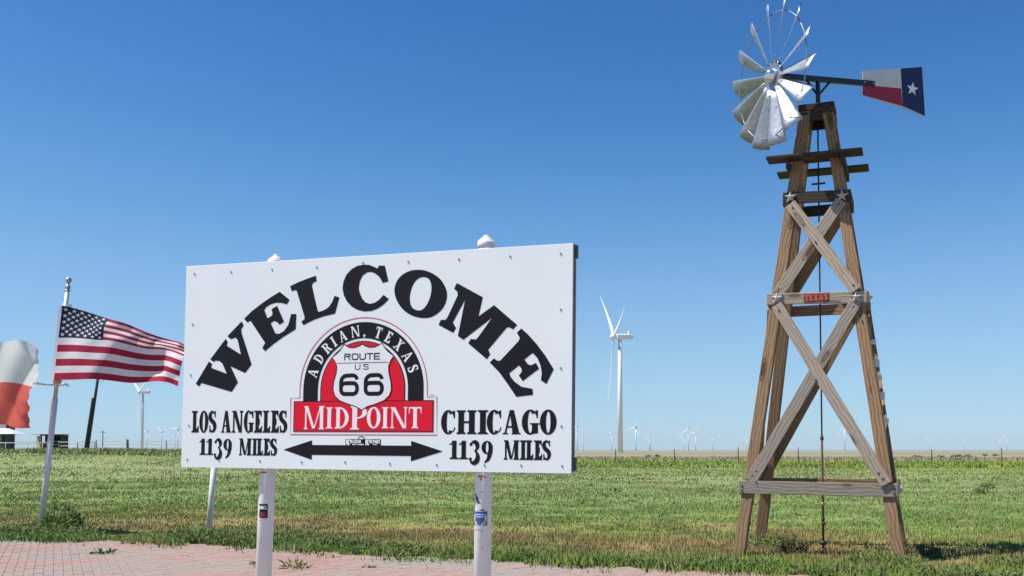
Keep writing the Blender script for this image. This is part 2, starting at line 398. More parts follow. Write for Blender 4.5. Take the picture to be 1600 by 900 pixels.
for i in range(-120, 121):
    for j in range(-120, 121):
        # herringbone: each cell pair holds one brick along and one across
        k = (i - j) % 4
        if k == 0: cx, cy, rot = (i+1)*BW, (j+.5)*BW, 0
        elif k == 3: cx, cy, rot = (i+.5)*BW, (j+1.)*BW, 1
        else: continue
        if k == 3: cy = (j+0.)*BW + BW
        X = -1.5 + cx*ca - cy*sa; Y = 11.0 + cx*sa + cy*ca
        if Y < 9.7 or Y > edge_y(X) - .04 or abs(X) > .56*Y + .6: continue
        bricks.append((X, Y, R(24) + rot*math.pi/2))
def vis(b): return abs(b[0])/b[1] < .51 and b[1] > 10.95
bricks.sort(key=lambda b: (not vis(b), b[1]))
bm = bmesh.new(); tmpl = bme
rl = bm.faces.layers.float.new('rnd')
for q, (x, y, a) in enumerate(bricks):
    z = -.021 + random.uniform(-.003, .003)
    Mx = Matrix.Translation((x, y, z)) @ Matrix.Rotation(a + random.uniform(-.012, .012), 4, 'Z') @ Matrix.Rotation(random.uniform(-.012, .012), 4, 'X') @ Matrix.Rotation(random.uniform(-.008, .008), 4, 'Y')
    if q < 300: put('brick', bme, None, pav, Mx)
    else:
        n0 = len(bm.faces); vs = [bm.verts.new(Mx @ p.co) for p in tmpl.vertices]; rv = random.random()
        for p in tmpl.polygons:
            ff = bm.faces.new([vs[t] for t in p.vertices]); ff[rl] = rv
me = from_bm('paving_bricks', bm); o = put('paving_bricks', me, M['brick'], pav); o['kind'] = 'stuff'

# ------------------------------------------------------------------ grass
def blades(x, y, z, h, wd, lean=.35, seg2=True, rnd=None):
    n = len(x); az = rng.random(n)*2*math.pi; fa = rng.random(n)*2*math.pi
    dx, dy = np.cos(fa)*wd/2, np.sin(fa)*wd/2
    ln = h*lean*rng.random(n)**.7; lx, ly = np.cos(az)*ln, np.sin(az)*ln
    b0 = np.stack([x-dx, y-dy, z], -1); b1 = np.stack([x+dx, y+dy, z], -1)
    m0 = np.stack([x-dx*.75+lx*.3, y-dy*.75+ly*.3, z+h*.55], -1); m1 = np.stack([x+dx*.75+lx*.3, y+dy*.75+ly*.3, z+h*.55], -1)
    t = np.stack([x+lx, y+ly, z+h*np.sqrt(np.clip(1-(ln/h)**2*.5, .2, 1))], -1)
    V = np.stack([b0, b1, m0, m1, t], 1).reshape(-1, 3); k = np.arange(n)*5
    F = np.stack([k, k+1, k+3, k, k+3, k+2, k+2, k+3, k+4], -1).reshape(-1, 3)
    r = rng.random(n) if rnd is None else rnd
    return V, F, np.repeat(r, 3)
def leafs_mesh(name, parts, mat):
    off = 0; Vs = []; Fs = []; Rs = []
    for V, F, r in parts: Vs.append(V); Fs.append(F+off); Rs.append(r); off += len(V)
    V = np.concatenate(Vs).astype(np.float32); F = np.concatenate(Fs).astype(np.int32); r = np.concatenate(Rs).astype(np.float32)
    me = bpy.data.meshes.new(name); me.vertices.add(len(V)); me.vertices.foreach_set('co', V.ravel())
    me.loops.add(F.size); me.loops.foreach_set('vertex_index', F.ravel())
    me.polygons.add(len(F)); me.polygons.foreach_set('loop_start', np.arange(0, F.size, 3, dtype=np.int32)); me.polygons.foreach_set('loop_total', np.full(len(F), 3, np.int32))
    at = me.attributes.new('rnd', 'FLOAT', 'FACE'); at.data.foreach_set('value', r)
    me.update(calc_edges=True); me.materials.append(mat); return me
def scatter(y0, y1, dens, lat=.58):
    n = int(dens*lat*(y1*y1-y0*y0)); y = np.sqrt(rng.random(n)*(y1*y1-y0*y0)+y0*y0); x = (rng.random(n)*2-1)*lat*y
    return x, y
parts = []
# lawn in the near ground, mown short, patchy
def lawn(y0, y1, dens, hb, wb, cl=.9):
    x, y = scatter(y0, y1, dens)
    d = y - edge_y(x); e = edge_dist_np(x, y)
    c = vnoise(x, y, cl, 3)*.6 + vnoise(x, y, .23, 5)*.4
    keep = (d > rng.normal(.0, .07, len(x)) + .42*(vnoise(x, y, .5, 41)-.42)) & (rng.random(len(x)) < np.clip(.25 + 1.5*(c-.25), .12, 1))
    x, y, c, e = x[keep], y[keep], c[keep], e[keep]
    h = hb*(.45+1.1*c)*(.6+.8*rng.random(len(x))); h *= np.where(e < 1.2, 1.15, 1.)
    return blades(x, y, th(x, y)-.02, h, wb*(.6+.8*rng.random(len(x))))
parts.append(lawn(10.3, 17, 1900, .048, .009))
parts.append(lawn(17, 26, 850, .042, .012))
parts.append(lawn(26, 45, 210, .045, .022, 2.2))
parts.append(lawn(45, 80, 40, .06, .045, 4.))
# the ragged lush strip along the paving
x = rng.uniform(-10.5, 7.5, 26000); off = rng.normal(.22, .34, len(x)); y = edge_y(x) + off - .30*(vnoise(x, x*0, .8, 42)-.4)
c = vnoise(x, y, .34, 9); keep = c > .40; x, y, c = x[keep], y[keep], c[keep]
parts.append(blades(x, y, x*0-.02, (.04+.20*(c-.35))*(.5+rng.random(len(x))), .014*(.6+rng.random(len(x))), .8, rnd=rng.random(len(x))*.6))
# tufts in the field
def tufts(n, y0, y1, hs, ws, per=26, seed=4, rlo=0., rhi=.6):
    tx, ty = scatter(y0, y1, 1.); k = rng.permutation(len(tx))[:n]; tx, ty = tx[k], ty[k]
    ok = ty - edge_y(tx) > .25; tx, ty = tx[ok], ty[ok]
    sz = .5+rng.random(len(tx))
    X = np.repeat(tx, per)+rng.normal(0, 1, len(tx)*per)*np.repeat(sz, per)*hs*.6; Y = np.repeat(ty, per)+rng.normal(0, 1, len(tx)*per)*np.repeat(sz, per)*hs*.6
    H = hs*np.repeat(sz, per)*(.4+.7*rng.random(len(X)))
    return blades(X, Y, th(X, Y)-.02, H, ws*(.6+.8*rng.random(len(X))), .7, rnd=rlo+(rhi-rlo)*rng.random(len(X)))
parts.append(tufts(520, 11, 19, .085, .012))
parts.append(tufts(260, 19, 34, .08, .016, rlo=.1, rhi=.7))
parts.append(tufts(150, 34, 75, .15, .04, rlo=.2, rhi=.8))
# tall green weeds in front of the far fence
x, y = scatter(80, 104, 34); c = vnoise(x, y, 3.1, 21)*.6+vnoise(x, y, .9, 22)*.4
kp = rng.random(len(x)) < np.clip(c*1.8-.2, .05, 1); x, y, c = x[kp], y[kp], c[kp]
parts.append(blades(x, y, th(x, y)-.02, (.10+.50*np.clip(c-.3, 0, 1))*(.5+rng.random(len(x))), .09*(.5+rng.random(len(x))), .6, rnd=rng.random(len(x))*.7))
# pale dry stalks beyond
x, y = scatter(104, 190, 5); kp = vnoise(x, y, 6, 31) > .35; x, y = x[kp], y[kp]
parts.append(blades(x, y, th(x, y)-.02, .16+.4*rng.random(len(x))**3, .10*(.5+rng.random(len(x))), .6, rnd=.4+.5*rng.random(len(x))))
gob = put('grass', leafs_mesh('grass', parts, M['grass'])); tag(gob, 'short patchy green and brown grass growing over the field', 'grass', kind='stuff')

def leaf_cluster(cx, cy, rad, hgt, n, lw, ll, zb=0., up=.6):
    """leaves on many short stems: an uneven mound with gaps"""
    V = []; F = []; rr = []
    for i in range(n):
        a = rng.random()*2*math.pi; q = rng.random()**.6; hh = rng.random()
        bx = cx+math.cos(a)*rad*q; by = cy+math.sin(a)*rad*q*.9; top = hgt*(1-.55*q*q)*(.45+.55*rng.random())
        z = zb + top*hh
        da = a+rng.normal(0, .9); el = rng.normal(up, .45)
        d = Vector((math.cos(da)*math.cos(el), math.sin(da)*math.cos(el), math.sin(el)))
        s = d.cross(Vector((rng.normal(), rng.normal(), rng.normal()+.5))).normalized()
        L = ll*(.5+rng.random()); Wd = lw*(.6+.8*rng.random()); p = Vector((bx, by, z)); k = len(V)
        V += [p, p+d*L*.5+s*Wd*.5, p+d*L+Vector((0, 0, -.15*L)), p+d*L*.5-s*Wd*.5]; F += [(k, k+1, k+2), (k, k+2, k+3)]; rr += [rng.random()]*2
    return np.array([tuple(p) for p in V]), np.array(F), np.array(rr)
def plant(name, label, cat, cx, cy, rad, hgt, n, lw, ll, mat, group=None, zb=-.01, up=.6):
    me = leafs_mesh(name, [leaf_cluster(cx, cy, rad, hgt, n, lw, ll, zb, up)], mat)
    return tag(world_obj(name, me, None), label, cat, group)
plant('weed_bush', 'bushy dark green weed clump at the foot of the leaning flagpole', 'bush', -7.3, 16.7, .30, .56, 1500, .022, .09, M['weed'], up=.9)
plant('weed', 'low leafy weed sprouting alone in the brick paving on the left', 'weed', -5.36, 13.47, .13, .06, 46, .035, .09, M['weed'], 'weeds in the paving joints', up=.35)
plant('weed', 'spiky weed in the brick paving right of the left sign post', 'weed', -2.46, 11.72, .14, .10, 50, .018, .11, M['weed'], 'weeds in the paving joints', up=.7)
plant('weed', 'tiny weed sprig in the paving between the two sign posts', 'weed', -1.66, 11.85, .06, .05, 22, .02, .06, M['weed'], 'weeds in the paving joints', up=.5)
plant('weed', 'weed tuft in the bricks just left of the left sign post', 'weed', -2.98, 11.9, .06, .08, 22, .02, .08, M['weed'], 'weeds in the paving joints', up=.7)
plant('field_weed', 'leafy green weed clump at the foot of the rear left tower leg', 'weed', 3.62, 14.35, .36, .26, 700, .016, .055, M['weed'], 'weed clumps round the tower', up=.9)
plant('field_weed', 'dark dense weed clump under the tower left of the pump rod', 'weed', 3.78, 13.75, .17, .30, 420, .016, .05, M['scrub'], 'weed clumps round the tower', up=1.)
plant('field_weed', 'lush green weed clump in front of the right front tower leg', 'weed', 4.45, 12.35, .50, .15, 900, .014, .06, M['weed'], 'weed clumps round the tower', up=.95)
plant('field_weed', 'lush clump at the right bottom corner beside the tower', 'weed', 5.95, 12.0, .5, .14, 800, .014, .06, M['weed'], 'weed clumps round the tower', up=.95)
plant('field_weed', 'dark weed row running right from the right tower leg', 'weed', 5.35, 13.3, .42, .17, 600, .014, .05, M['scrub'], 'weed clumps round the tower', up=.95)
plant('field_weed', 'round dark tuft in the pale grass far right of the tower', 'weed', 16.9, 36.5, .24, .26, 220, .025, .13, M['weed'], 'tufts in the pale field', up=1.)
plant('field_weed', 'smaller dark tuft in the pale grass left of the round tuft', 'weed', 14.6, 32.0, .22, .2, 180, .025, .12, M['weed'], 'tufts in the pale field', up=1.)
# broad leaved weeds crowding the edge of the paving: nobody could count them
wp = []
for k in range(190):
    x_ = float(rng.uniform(-9.6, 7.2)); o_ = abs(float(rng.normal(.34, .26)))*(1.25 if x_ < -2 else .9)
    if float(vnoise(np.array([x_]), np.array([3.]), .9, 51)[0]) < .36: continue
    r_ = float(rng.uniform(.08, .26)); lf = 1.6 if x_ < -2.2 else 1.
    wp.append(leaf_cluster(x_, float(edge_y(x_))+o_*lf, r_*lf, r_*float(rng.uniform(.4, .85))*lf, int(300*r_/.16*lf), .018, .058, -.015, .85))
wo = put('edge_weeds', leafs_mesh('edge_weeds', wp, M['weed'])); tag(wo, 'broad leaved weeds crowding the ragged edge of the brick paving', 'weeds', kind='stuff')

# ------------------------------------------------------------------ lettering: glyphs as polygons in a unit box
def rect(a, b, c, d): return [(a, b), (c, b), (c, d), (a, d)]
def ribbon(pts, wd):
    """polygons along a path; wd is one width or one per point; pieces overlap and are united later"""
    n = len(pts); w_ = wd if isinstance(wd, (list, tuple)) else [wd]*n; L = []; Rr = []
    for i in range(n):
        a = pts[max(i-1, 0)]; b = pts[min(i+1, n-1)]; dx, dy = b[0]-a[0], b[1]-a[1]; l = math.hypot(dx, dy) or 1
        nx, ny = -dy/l*w_[i]/2, dx/l*w_[i]/2; L.append((pts[i][0]+nx, pts[i][1]+ny)); Rr.append((pts[i][0]-nx, pts[i][1]-ny))
    return [[L[i], L[i+1], Rr[i+1], Rr[i]] for i in range(n-1)]
def ell(cx, cy, rx, ry, a0, a1, n=22): return [(cx+rx*math.cos(R(a0+(a1-a0)*i/n)), cy+ry*math.sin(R(a0+(a1-a0)*i/n))) for i in range(n+1)]
def ring(cx, cy, rx, ry, ix, iy, a0=0, a1=360, n=36):
    o = ell(cx, cy, rx, ry, a0, a1, n); q = ell(cx, cy, ix, iy, a0, a1, n)
    return [[o[i], o[i+1], q[i+1], q[i]] for i in range(n)]
def serif(ch, w_, S, t, sf):
    """a bracketed roman capital, w_ wide and 1 high, stem S, hairline t, serif height sf"""
    e = S*(.30 if ch in 'NMHA' else .42)
    def stem(x, s=S, top=True, bot=True, ex=e):
        out = [rect(x, 0, x+s, 1)]
        for q, y0, y1 in ((bot, 0, sf), (top, 1-sf, 1)):
            if not q: continue
            out.append(rect(x-ex, y0, x+s+ex, y1)); yy = y1 if y0 == 0 else y0; k = sf*.9*(1 if y0 == 0 else -1)
            out += [[(x-ex*.8, yy-k*.05), (x+.001, yy+k), (x+.001, yy-k*.05)], [(x+s-.001, yy-k*.05), (x+s-.001, yy+k), (x+s+ex*.8, yy-k*.05)]]
        return out
    x0 = e
    foot = lambda: [rect(x0, 0, w_, t*1.2), [(w_-t*1.3, 0), (w_, 0), (w_+.01, .3), (w_-t*.6, .3)], [(w_-t*3.4, t*1.1), (w_-t*.4, t*1.1), (w_-t*.5, .25)]]
    head = lambda: [rect(x0, 1-t*1.2, w_*.94, 1), [(w_*.94-t*1.2, 1), (w_*.94, 1), (w_*.94, .73), (w_*.94-t*.6, .73)], [(w_*.94-t*3.2, 1-t*1.1), (w_*.94-t*.4, .78), (w_*.94-t*.4, 1-t*1.1)]]
    if ch == 'I': return stem(x0)
    if ch == 'L': return stem(x0) + foot()
    if ch == 'E': return stem(x0) + foot() + head() + [rect(x0, .5-t*.55, w_*.72, .5+t*.55), rect(w_*.72-t*.8, .36, w_*.72, .64)]
    if ch == 'T':
        c = w_/2; return stem(c-S/2, top=False) + [rect(0, 1-t*1.2, w_, 1)] + [[(0, 1), (t*1.1, 1), (t*.5, .7), (0, .7)], [(w_, 1), (w_-t*1.1, 1), (w_-t*.5, .7), (w_, .7)]]
    if ch == 'H': return stem(x0) + stem(w_-e-S) + [rect(x0, .5-t*.6, w_-e, .5+t*.6)]
    if ch == 'N':
        tt = t*1.1; return stem(x0+e*.2, tt, ex=e*1.1) + stem(w_-e*1.2-tt, tt, bot=False, ex=e*1.1) + [[(x0, 1), (x0+S*1.0, 1), (w_-e*1.2, 0), (w_-e*1.2-S*.9, 0)]]
    if ch == 'M':
        tt = t*1.2; m = w_*.5; return stem(x0+e*.1, tt, ex=e) + stem(w_-e-S, S) + [[(x0, 1), (x0+S*.95, 1), (m+S*.2, 0.03), (m-S*.5, 0.03)], [(w_-e-S, 1), (w_-e-S*.6, 1), (m+S*.2, .03), (m-S*.1, .03)]]
    if ch == 'A':
        a = w_*.5; tt = t*1.1
        return [[(a-S*.35, 1.), (a+S*.35, 1.), (w_-e*.6, 0), (w_-e*.6-S*1.15, 0)], [(a-S*.35, 1.), (a-S*.35+tt, .96), (e*.9+tt, 0), (e*.9, 0)],
                rect(w_*.24, .27, w_*.7, .27+t), rect(0, 0, e*2.1+tt, sf), rect(w_-e*1.2-S*1.15, 0, w_, sf)]
    if ch == 'X':
        tt = t*1.2
        return [[(e, 1), (e+S*1.15, 1), (w_-e*.7, 0), (w_-e*.7-S*1.15, 0)], [(w_-e-tt, 1), (w_-e, 1), (e+tt, 0), (e, 0)], rect(0, 1-sf, e*1.7+S*1.1, 1), rect(w_-e*2.4-tt, 1-sf, w_, 1), rect(0, 0, e*2.4+tt, sf), rect(w_-e*1.5-S*1.1, 0, w_, sf)]
    if ch == 'O': return ring(w_/2, .5, w_/2, .515, w_/2-S, .5-t*.85)
    if ch == 'C' or ch == 'G':
        out = ring(w_/2, .5, w_/2, .515, w_/2-S, .5-t*.85, 48, 312)
        out += [rect(w_*.86, .67, w_*.86+t*.9, .99), [(w_*.72, .93), (w_*.9, .99), (w_*.9, .67), (w_*.82, .8)]]
        if ch == 'G': out += [rect(w_-S-e*.3, .04, w_-e*.3, .46), rect(w_-S-e*1.1, .46-sf, w_+e*.35, .46), [(w_*.7, .02), (w_-S, .12), (w_-e*.3, .3), (w_-e*.3, .05)]]
        else: out += [[(w_*.80, .105), (w_*.86, .08), (w_, .25), (w_-t*.5, .3)]]
        return out
    if ch in 'DPRB':
        out = stem(x0); sx = x0+S
        if ch == 'D': return out + ring(sx*.85, .5, w_-sx*.85, .5, w_-sx*.85-S, .5-t*.9, -90, 90) + [rect(x0, 0, sx, t*.9), rect(x0, 1-t*.9, sx, 1)]
        b = .46 if ch == 'P' else .48; cy = 1-(1-b)/2; rx = w_-sx*.95 if ch == 'P' else w_*.9-sx*.95
        out += ring(sx*.95, cy, rx, (1-b)/2, rx-S*.95, (1-b)/2-t*.9, -90, 90)
        if ch == 'R': out += [[(w_*.42, b+t), (w_*.42+S, b+t), (w_-e*.3, 0), (w_-e*.3-S*1.05, 0)], rect(w_-e*.3-S, 0, w_+e*.3, sf)]
        return out
    if ch == 'S':
        p = ell(w_*.5, .755, w_*.34, .20, 25, 235, 16) + ell(w_*.5, .265, w_*.36, .22, 62, -155, 16); n = len(p)
        wd = [t*1.1 + (S*1.15-t*1.1)*max(0, math.sin(math.pi*(i/(n-1))))**2 for i in range(n)]
        return ribbon(p, wd) + [rect(w_*.80, .70, w_*.80+t*.8, 1.), rect(w_*.08, 0., w_*.08+t*.8, .32)]
    if ch == '1': return stem(w_/2-S/2, top=False, ex=e*1.3) + [[(w_/2-S/2-e*1.5, .80), (w_/2, 1), (w_/2, .86), (w_/2-S/2-e*1.5, .76)]]
    if ch == '3':    # old-style, hangs below the line
        p = ell(w_*.45, .70, w_*.33, .24, 150, -80, 16); q = ell(w_*.42, .13, w_*.40, .33, 80, -160, 18)
        return ribbon(p, [t + (S-t)*max(0, math.sin(math.pi*i/16.))**1.5 for i in range(17)]) + ribbon(q, [t + (S*1.1-t)*max(0, math.sin(math.pi*i/18.))**1.5 for i in range(19)]) + ring(w_*.16, .80, .085, .085, .001, .001, n=12) + ring(w_*.12, .02, .085, .085, .001, .001, n=12)
    if ch == '9':
        out = ring(w_/2, .64, w_/2, .36, w_/2-S*.95, .36-t)
        q = [(w_-S*.5, .62), (w_-S*.52, .40), (w_-S*.75, .18), (w_*.58, -.02), (w_*.28, -.18)]
        return out + ribbon(q, [S*.9, S*.95, S*.9, S*.7, t])
    if ch == ',': return ring(w_/2, .08, .10, .10, .001, .001, n=12) + [[(w_/2+.1, .08), (w_/2-.02, .0), (w_/2-.12, -.2), (w_/2+.02, -.12)]]
    return []
def sans(ch, w_, S):
    """wide square-shouldered sans capitals"""
    h = S/2; r = min(.28, w_*.3)
    def rr(x0, y0, x1, y1, q):  # rounded rectangle path
        p = []
        for cx, cy, a in ((x1-q, y1-q, 0), (x0+q, y1-q, 90), (x0+q, y0+q, 180), (x1-q, y0+q, 270)): p += ell(cx, cy, q, q, a, a+90, 6)
        return p + [p[0], p[1]]
    if ch == 'O': return ribbon(rr(h, h, w_-h, 1-h, r), S)
    if ch == 'U': return ribbon([(h, 1), (h, .6), (h, h+r)] + ell(h+r, h+r, r, r, 180, 270, 6) + ell(w_-h-r, h+r, r, r, 270, 360, 6) + [(w_-h, .6), (w_-h, 1)], S)
    if ch == 'T': return [rect(0, 1-S, w_, 1), rect(w_/2-h, 0, w_/2+h, 1)]
    if ch == 'E': return [rect(0, 0, S, 1), rect(0, 0, w_, S), rect(0, 1-S, w_, 1), rect(0, .5-h, w_*.92, .5+h)]
    if ch == 'L': return [rect(0, 0, S, 1), rect(0, 0, w_, S)]
    if ch == 'R': return [rect(0, 0, S, 1)] + ribbon([(0, 1-h), (w_-r-h, 1-h)] + ell(w_-h-r*.8, .76, r*.8, .24-h, 90, -90, 10) + [(0, .52)], S) + [[(w_*.5, .55), (w_*.5+S, .55), (w_, 0), (w_-S*1.25, 0)]]
    if ch == 'S': return ribbon([(w_-h, .72)] + ell(w_-h-r*.8, 1-h-r*.8, r*.8, r*.8, 0, 90, 5) + ell(h+r*.8, .77, r*.8, .23-h, 90, 270, 8) + ell(w_-h-r*.8, .28, r*.8, .24-h*.6, 90, -90, 8) + ell(h+r*.8, h+r*.8, r*.8, r*.8, 270, 180, 5) + [(h, .3)], S)
    if ch == 'C': return ribbon([(w_-h, .66)] + ell(w_-h-r, 1-h-r, r, r, 0, 90, 6) + ell(h+r, 1-h-r, r, r, 90, 180, 6) + ell(h+r, h+r, r, r, 180, 270, 6) + ell(w_-h-r, h+r, r, r, 270, 360, 6) + [(w_-h, .34)], S)
    if ch == 'M': return [rect(0, 0, S, 1), rect(w_-S, 0, w_, 1), [(0, 1), (S*1.2, 1), (w_/2+h, .1), (w_/2-h, .1)], [(w_, 1), (w_-S*1.2, 1), (w_/2-h, .1), (w_/2+h, .1)]]
    if ch == 'A': return [[(w_/2-h, 1), (w_/2+h, 1), (S, 0), (0, 0)], [(w_/2-h, 1), (w_/2+h, 1), (w_, 0), (w_-S, 0)], rect(w_*.25, .25, w_*.75, .25+S*.8)]
    if ch == 'X': return [[(0, 1), (S*1.2, 1), (w_, 0), (w_-S*1.2, 0)], [(w_, 1), (w_-S*1.2, 1), (0, 0), (S*1.2, 0)]]
    if ch == 'K': return [rect(0, 0, S, 1), [(w_, 1), (w_-S*1.3, 1), (S*.4, .4), (S, .3)], [(w_*.3, .6), (w_*.5, .75), (w_, 0), (w_-S*1.3, 0)]]
    if ch == 'Z': return [rect(0, 1-S, w_, 1), rect(0, 0, w_, S), [(w_-S*1.4, 1), (w_, 1), (S*1.4, 0), (0, 0)]]
    if ch == 'I': return [rect(0, 0, S, 1)]
    if ch == 'N': return [rect(0, 0, S, 1), rect(w_-S, 0, w_, 1), [(0, 1), (S*1.2, 1), (w_, 0), (w_-S*1.2, 0)]]
    if ch == '6': return ribbon(rr(h, h, w_-h, .59-h*.2, min(.20, r)), S) + ribbon([(h, .4), (h, 1-h-r)] + ell(h+r, 1-h-r, r, r, 180, 90, 6) + ell(w_-h-r*.8, 1-h*.9-r*.8, r*.8, r*.8, 90, 10, 6), [S]*9+[S*.95]*7)
    return []
def unite(polys):
    """one flat triangulation of overlapping polygons"""
    vs = []; fs = []
    for p in polys:
        a = sum(p[i][0]*p[(i+1) % len(p)][1]-p[(i+1) % len(p)][0]*p[i][1] for i in range(len(p)))
        if abs(a) < 1e-12: continue
        q = p if a > 0 else p[::-1]; k = len(vs); vs += [Vector(t) for t in q]; fs.append(list(range(k, k+len(q))))
    ov, oe, of, a_, b_, orig = geometry.delaunay_2d_cdt(vs, [], fs, 0, 1e-7)
    def inside(x, y, p):
        c = False; j = len(p)-1
        for i in range(len(p)):
            if (p[i][1] > y) != (p[j][1] > y) and x < (p[j][0]-p[i][0])*(y-p[i][1])/(p[j][1]-p[i][1])+p[i][0]: c = not c
            j = i
        return c
    keep = []
    for f in of:
        x = sum(ov[i][0] for i in f)/len(f); y = sum(ov[i][1] for i in f)/len(f)
        if any(inside(x, y, p) for p in polys): keep.append(tuple(f))
    return [tuple(v) for v in ov], keep
def flat_mesh(name, groups, lift, MT):
    """groups of polygons (each united) laid on the local XZ plane, lifted along -Y"""
    V = []; F = []
    for g in groups:
        v, f = unite(g); k = len(V); V += [(p[0], -lift, p[1]) for p in v]; F += [tuple(k+i for i in q) for q in f]
    me = pyd(name, [MT @ Vector(p) for p in V], F)
    return me
WS = {'I': .40, 'L': .62, 'E': .66, 'T': .70, 'H': .98, 'N': .96, 'M': 1.25, 'A': .86, 'X': .82, 'O': .78, 'C': .72, 'G': .80, 'D': .78, 'P': .66, 'R': .80, 'S': .60, '1': .42, '3': .56, '9': .60, ',': .25, ' ': .35}
def line(txt, x0, x1, y0, y1, S=.22, t=.07, sf=.06, gap=.07, fn=serif, widths=WS):
    """words fitted between x0..x1 (measured at the foot) and y0..y1; widths squeezed to fit"""
    tot = sum(widths.get(c, .8) for c in txt) + gap*(len(txt)-1); out = []; x = 0; hh = y1-y0; k = (x1-x0)/tot
    for c in txt:
        wc = widths.get(c, .8)
        if c != ' ':
            asp = k/hh
            # strokes are drawn in final proportion, so stems keep their thickness when a line is squeezed
            pl = fn(c, wc*asp, S*asp if fn is serif else S*.9, t, sf) if fn is serif else fn(c, wc*asp, S)
            out.append([[(x0+x*k+p[0]*hh, y0+p[1]*hh) for p in q] for q in pl])
        x += wc+gap
    return out
def arc_text(items, cx, cy, r0, h, S=.2, t=.075, sf=.07, asp=.85):
    out = []
    for c, a in items:
        wc = WS.get(c, .8)*asp; pl = serif(c, wc, S*asp, t, sf); ar = R(a); g = []
        for q in pl:
            pp = []
            for px, py in q:
                X = (px-wc/2)*h; Y = r0+py*h; pp.append((cx + X*math.sin(ar) + Y*math.cos(ar), cy - X*math.cos(ar) + Y*math.sin(ar)))
            g.append(pp)
        out.append(g)
    return out

# ------------------------------------------------------------------ the welcome sign (a 4 x 8 foot sheet on two pipes)
SR = Matrix(((.94486, .32715, .00487), (-.32731, .94476, .01183), (-.00847, -.00957, .99992)))
yaw, lean, roll = -0.33361829, -0.0095704, 0.00846705
SR = (Matrix.Rotation(yaw, 3, 'Z') @ Matrix.Rotation(lean, 3, 'X') @ Matrix.Rotation(roll, 3, 'Y'))
SO = Vector((-0.83520646, 5.78385782, 1.84939851))
MS = Matrix.Translation(SO) @ SR.to_4x4()          # local X along the sign, Z up, -Y towards the reader
SU, SN, SV = SR @ Vector((1, 0, 0)), SR @ Vector((0, 1, 0)), SR @ Vector((0, 0, 1))
foot = SO + SN*.12; sign = empty('welcome_sign', (foot.x, foot.y, 0), 'large white Welcome sign board with black arched lettering on two white pipe posts', 'sign')
def on_sign(x, z, y=0.): return MS @ Vector((x, y, z))
panel = put('panel', box_me(2.44, .012, 1.22, .0015, 'panel'), M['sign_white'], sign, MS @ Matrix.Translation((0, .006, 0)))
put('backing', box_me(2.446, .022, 1.21, .002, 'backing'), M['board_edge'], sign, MS @ Matrix.Translation((.006, .0235, .004)))
put('corner_bracket', box_me(.012, .03, .07, .002, 'corner_bracket'), M['black_metal'], sign, MS @ Matrix.Translation((1.2335, .024, .568)))
put('corner_bracket', box_me(.012, .03, .07, .002, 'corner_bracket'), M['black_metal'], sign, MS @ Matrix.Translation((1.2335, .024, -.560)))
PR = .0475
POSTS = []
for u, tip, lean_ in ((-.677, .665, .018), (.694, .70, -.001)):
    c0 = Vector((u, .012+.0225+PR+.010, 0)); POSTS.append(c0)
    X_ = lambda z: c0.x + lean_*(z+.7)
    zb = (0.02 - SO.z)
    bm = bmesh.new(); tube_bm(bm, [(X_(zb-.1), c0.y, zb-.1), (X_(tip-.03), c0.y, tip-.03)], PR, 28); bmesh.ops.recalc_face_normals(bm, faces=bm.faces[:])
    me = from_bm('post', bm); me.transform(MS); po = world_obj('post', me, M['post_white'], sign)
    bm = bmesh.new(); prof = [(-.075, PR+.001), (-.045, PR+.0015), (-.037, PR*.99), (-.026, PR*.86), (-.016, PR*.66), (-.009, PR*.46), (-.006, PR*.34), (.0, PR*.31), (.004, PR*.22), (.006, PR*.06)]
    tube_bm(bm, [(X_(tip), c0.y, tip+q[0]) for q in prof], [q[1] for q in prof], 24); bmesh.ops.recalc_face_normals(bm, faces=bm.faces[:])
    me = from_bm('post_cap', bm); me.transform(MS); world_obj('post_cap', me, M['post_white'], po)
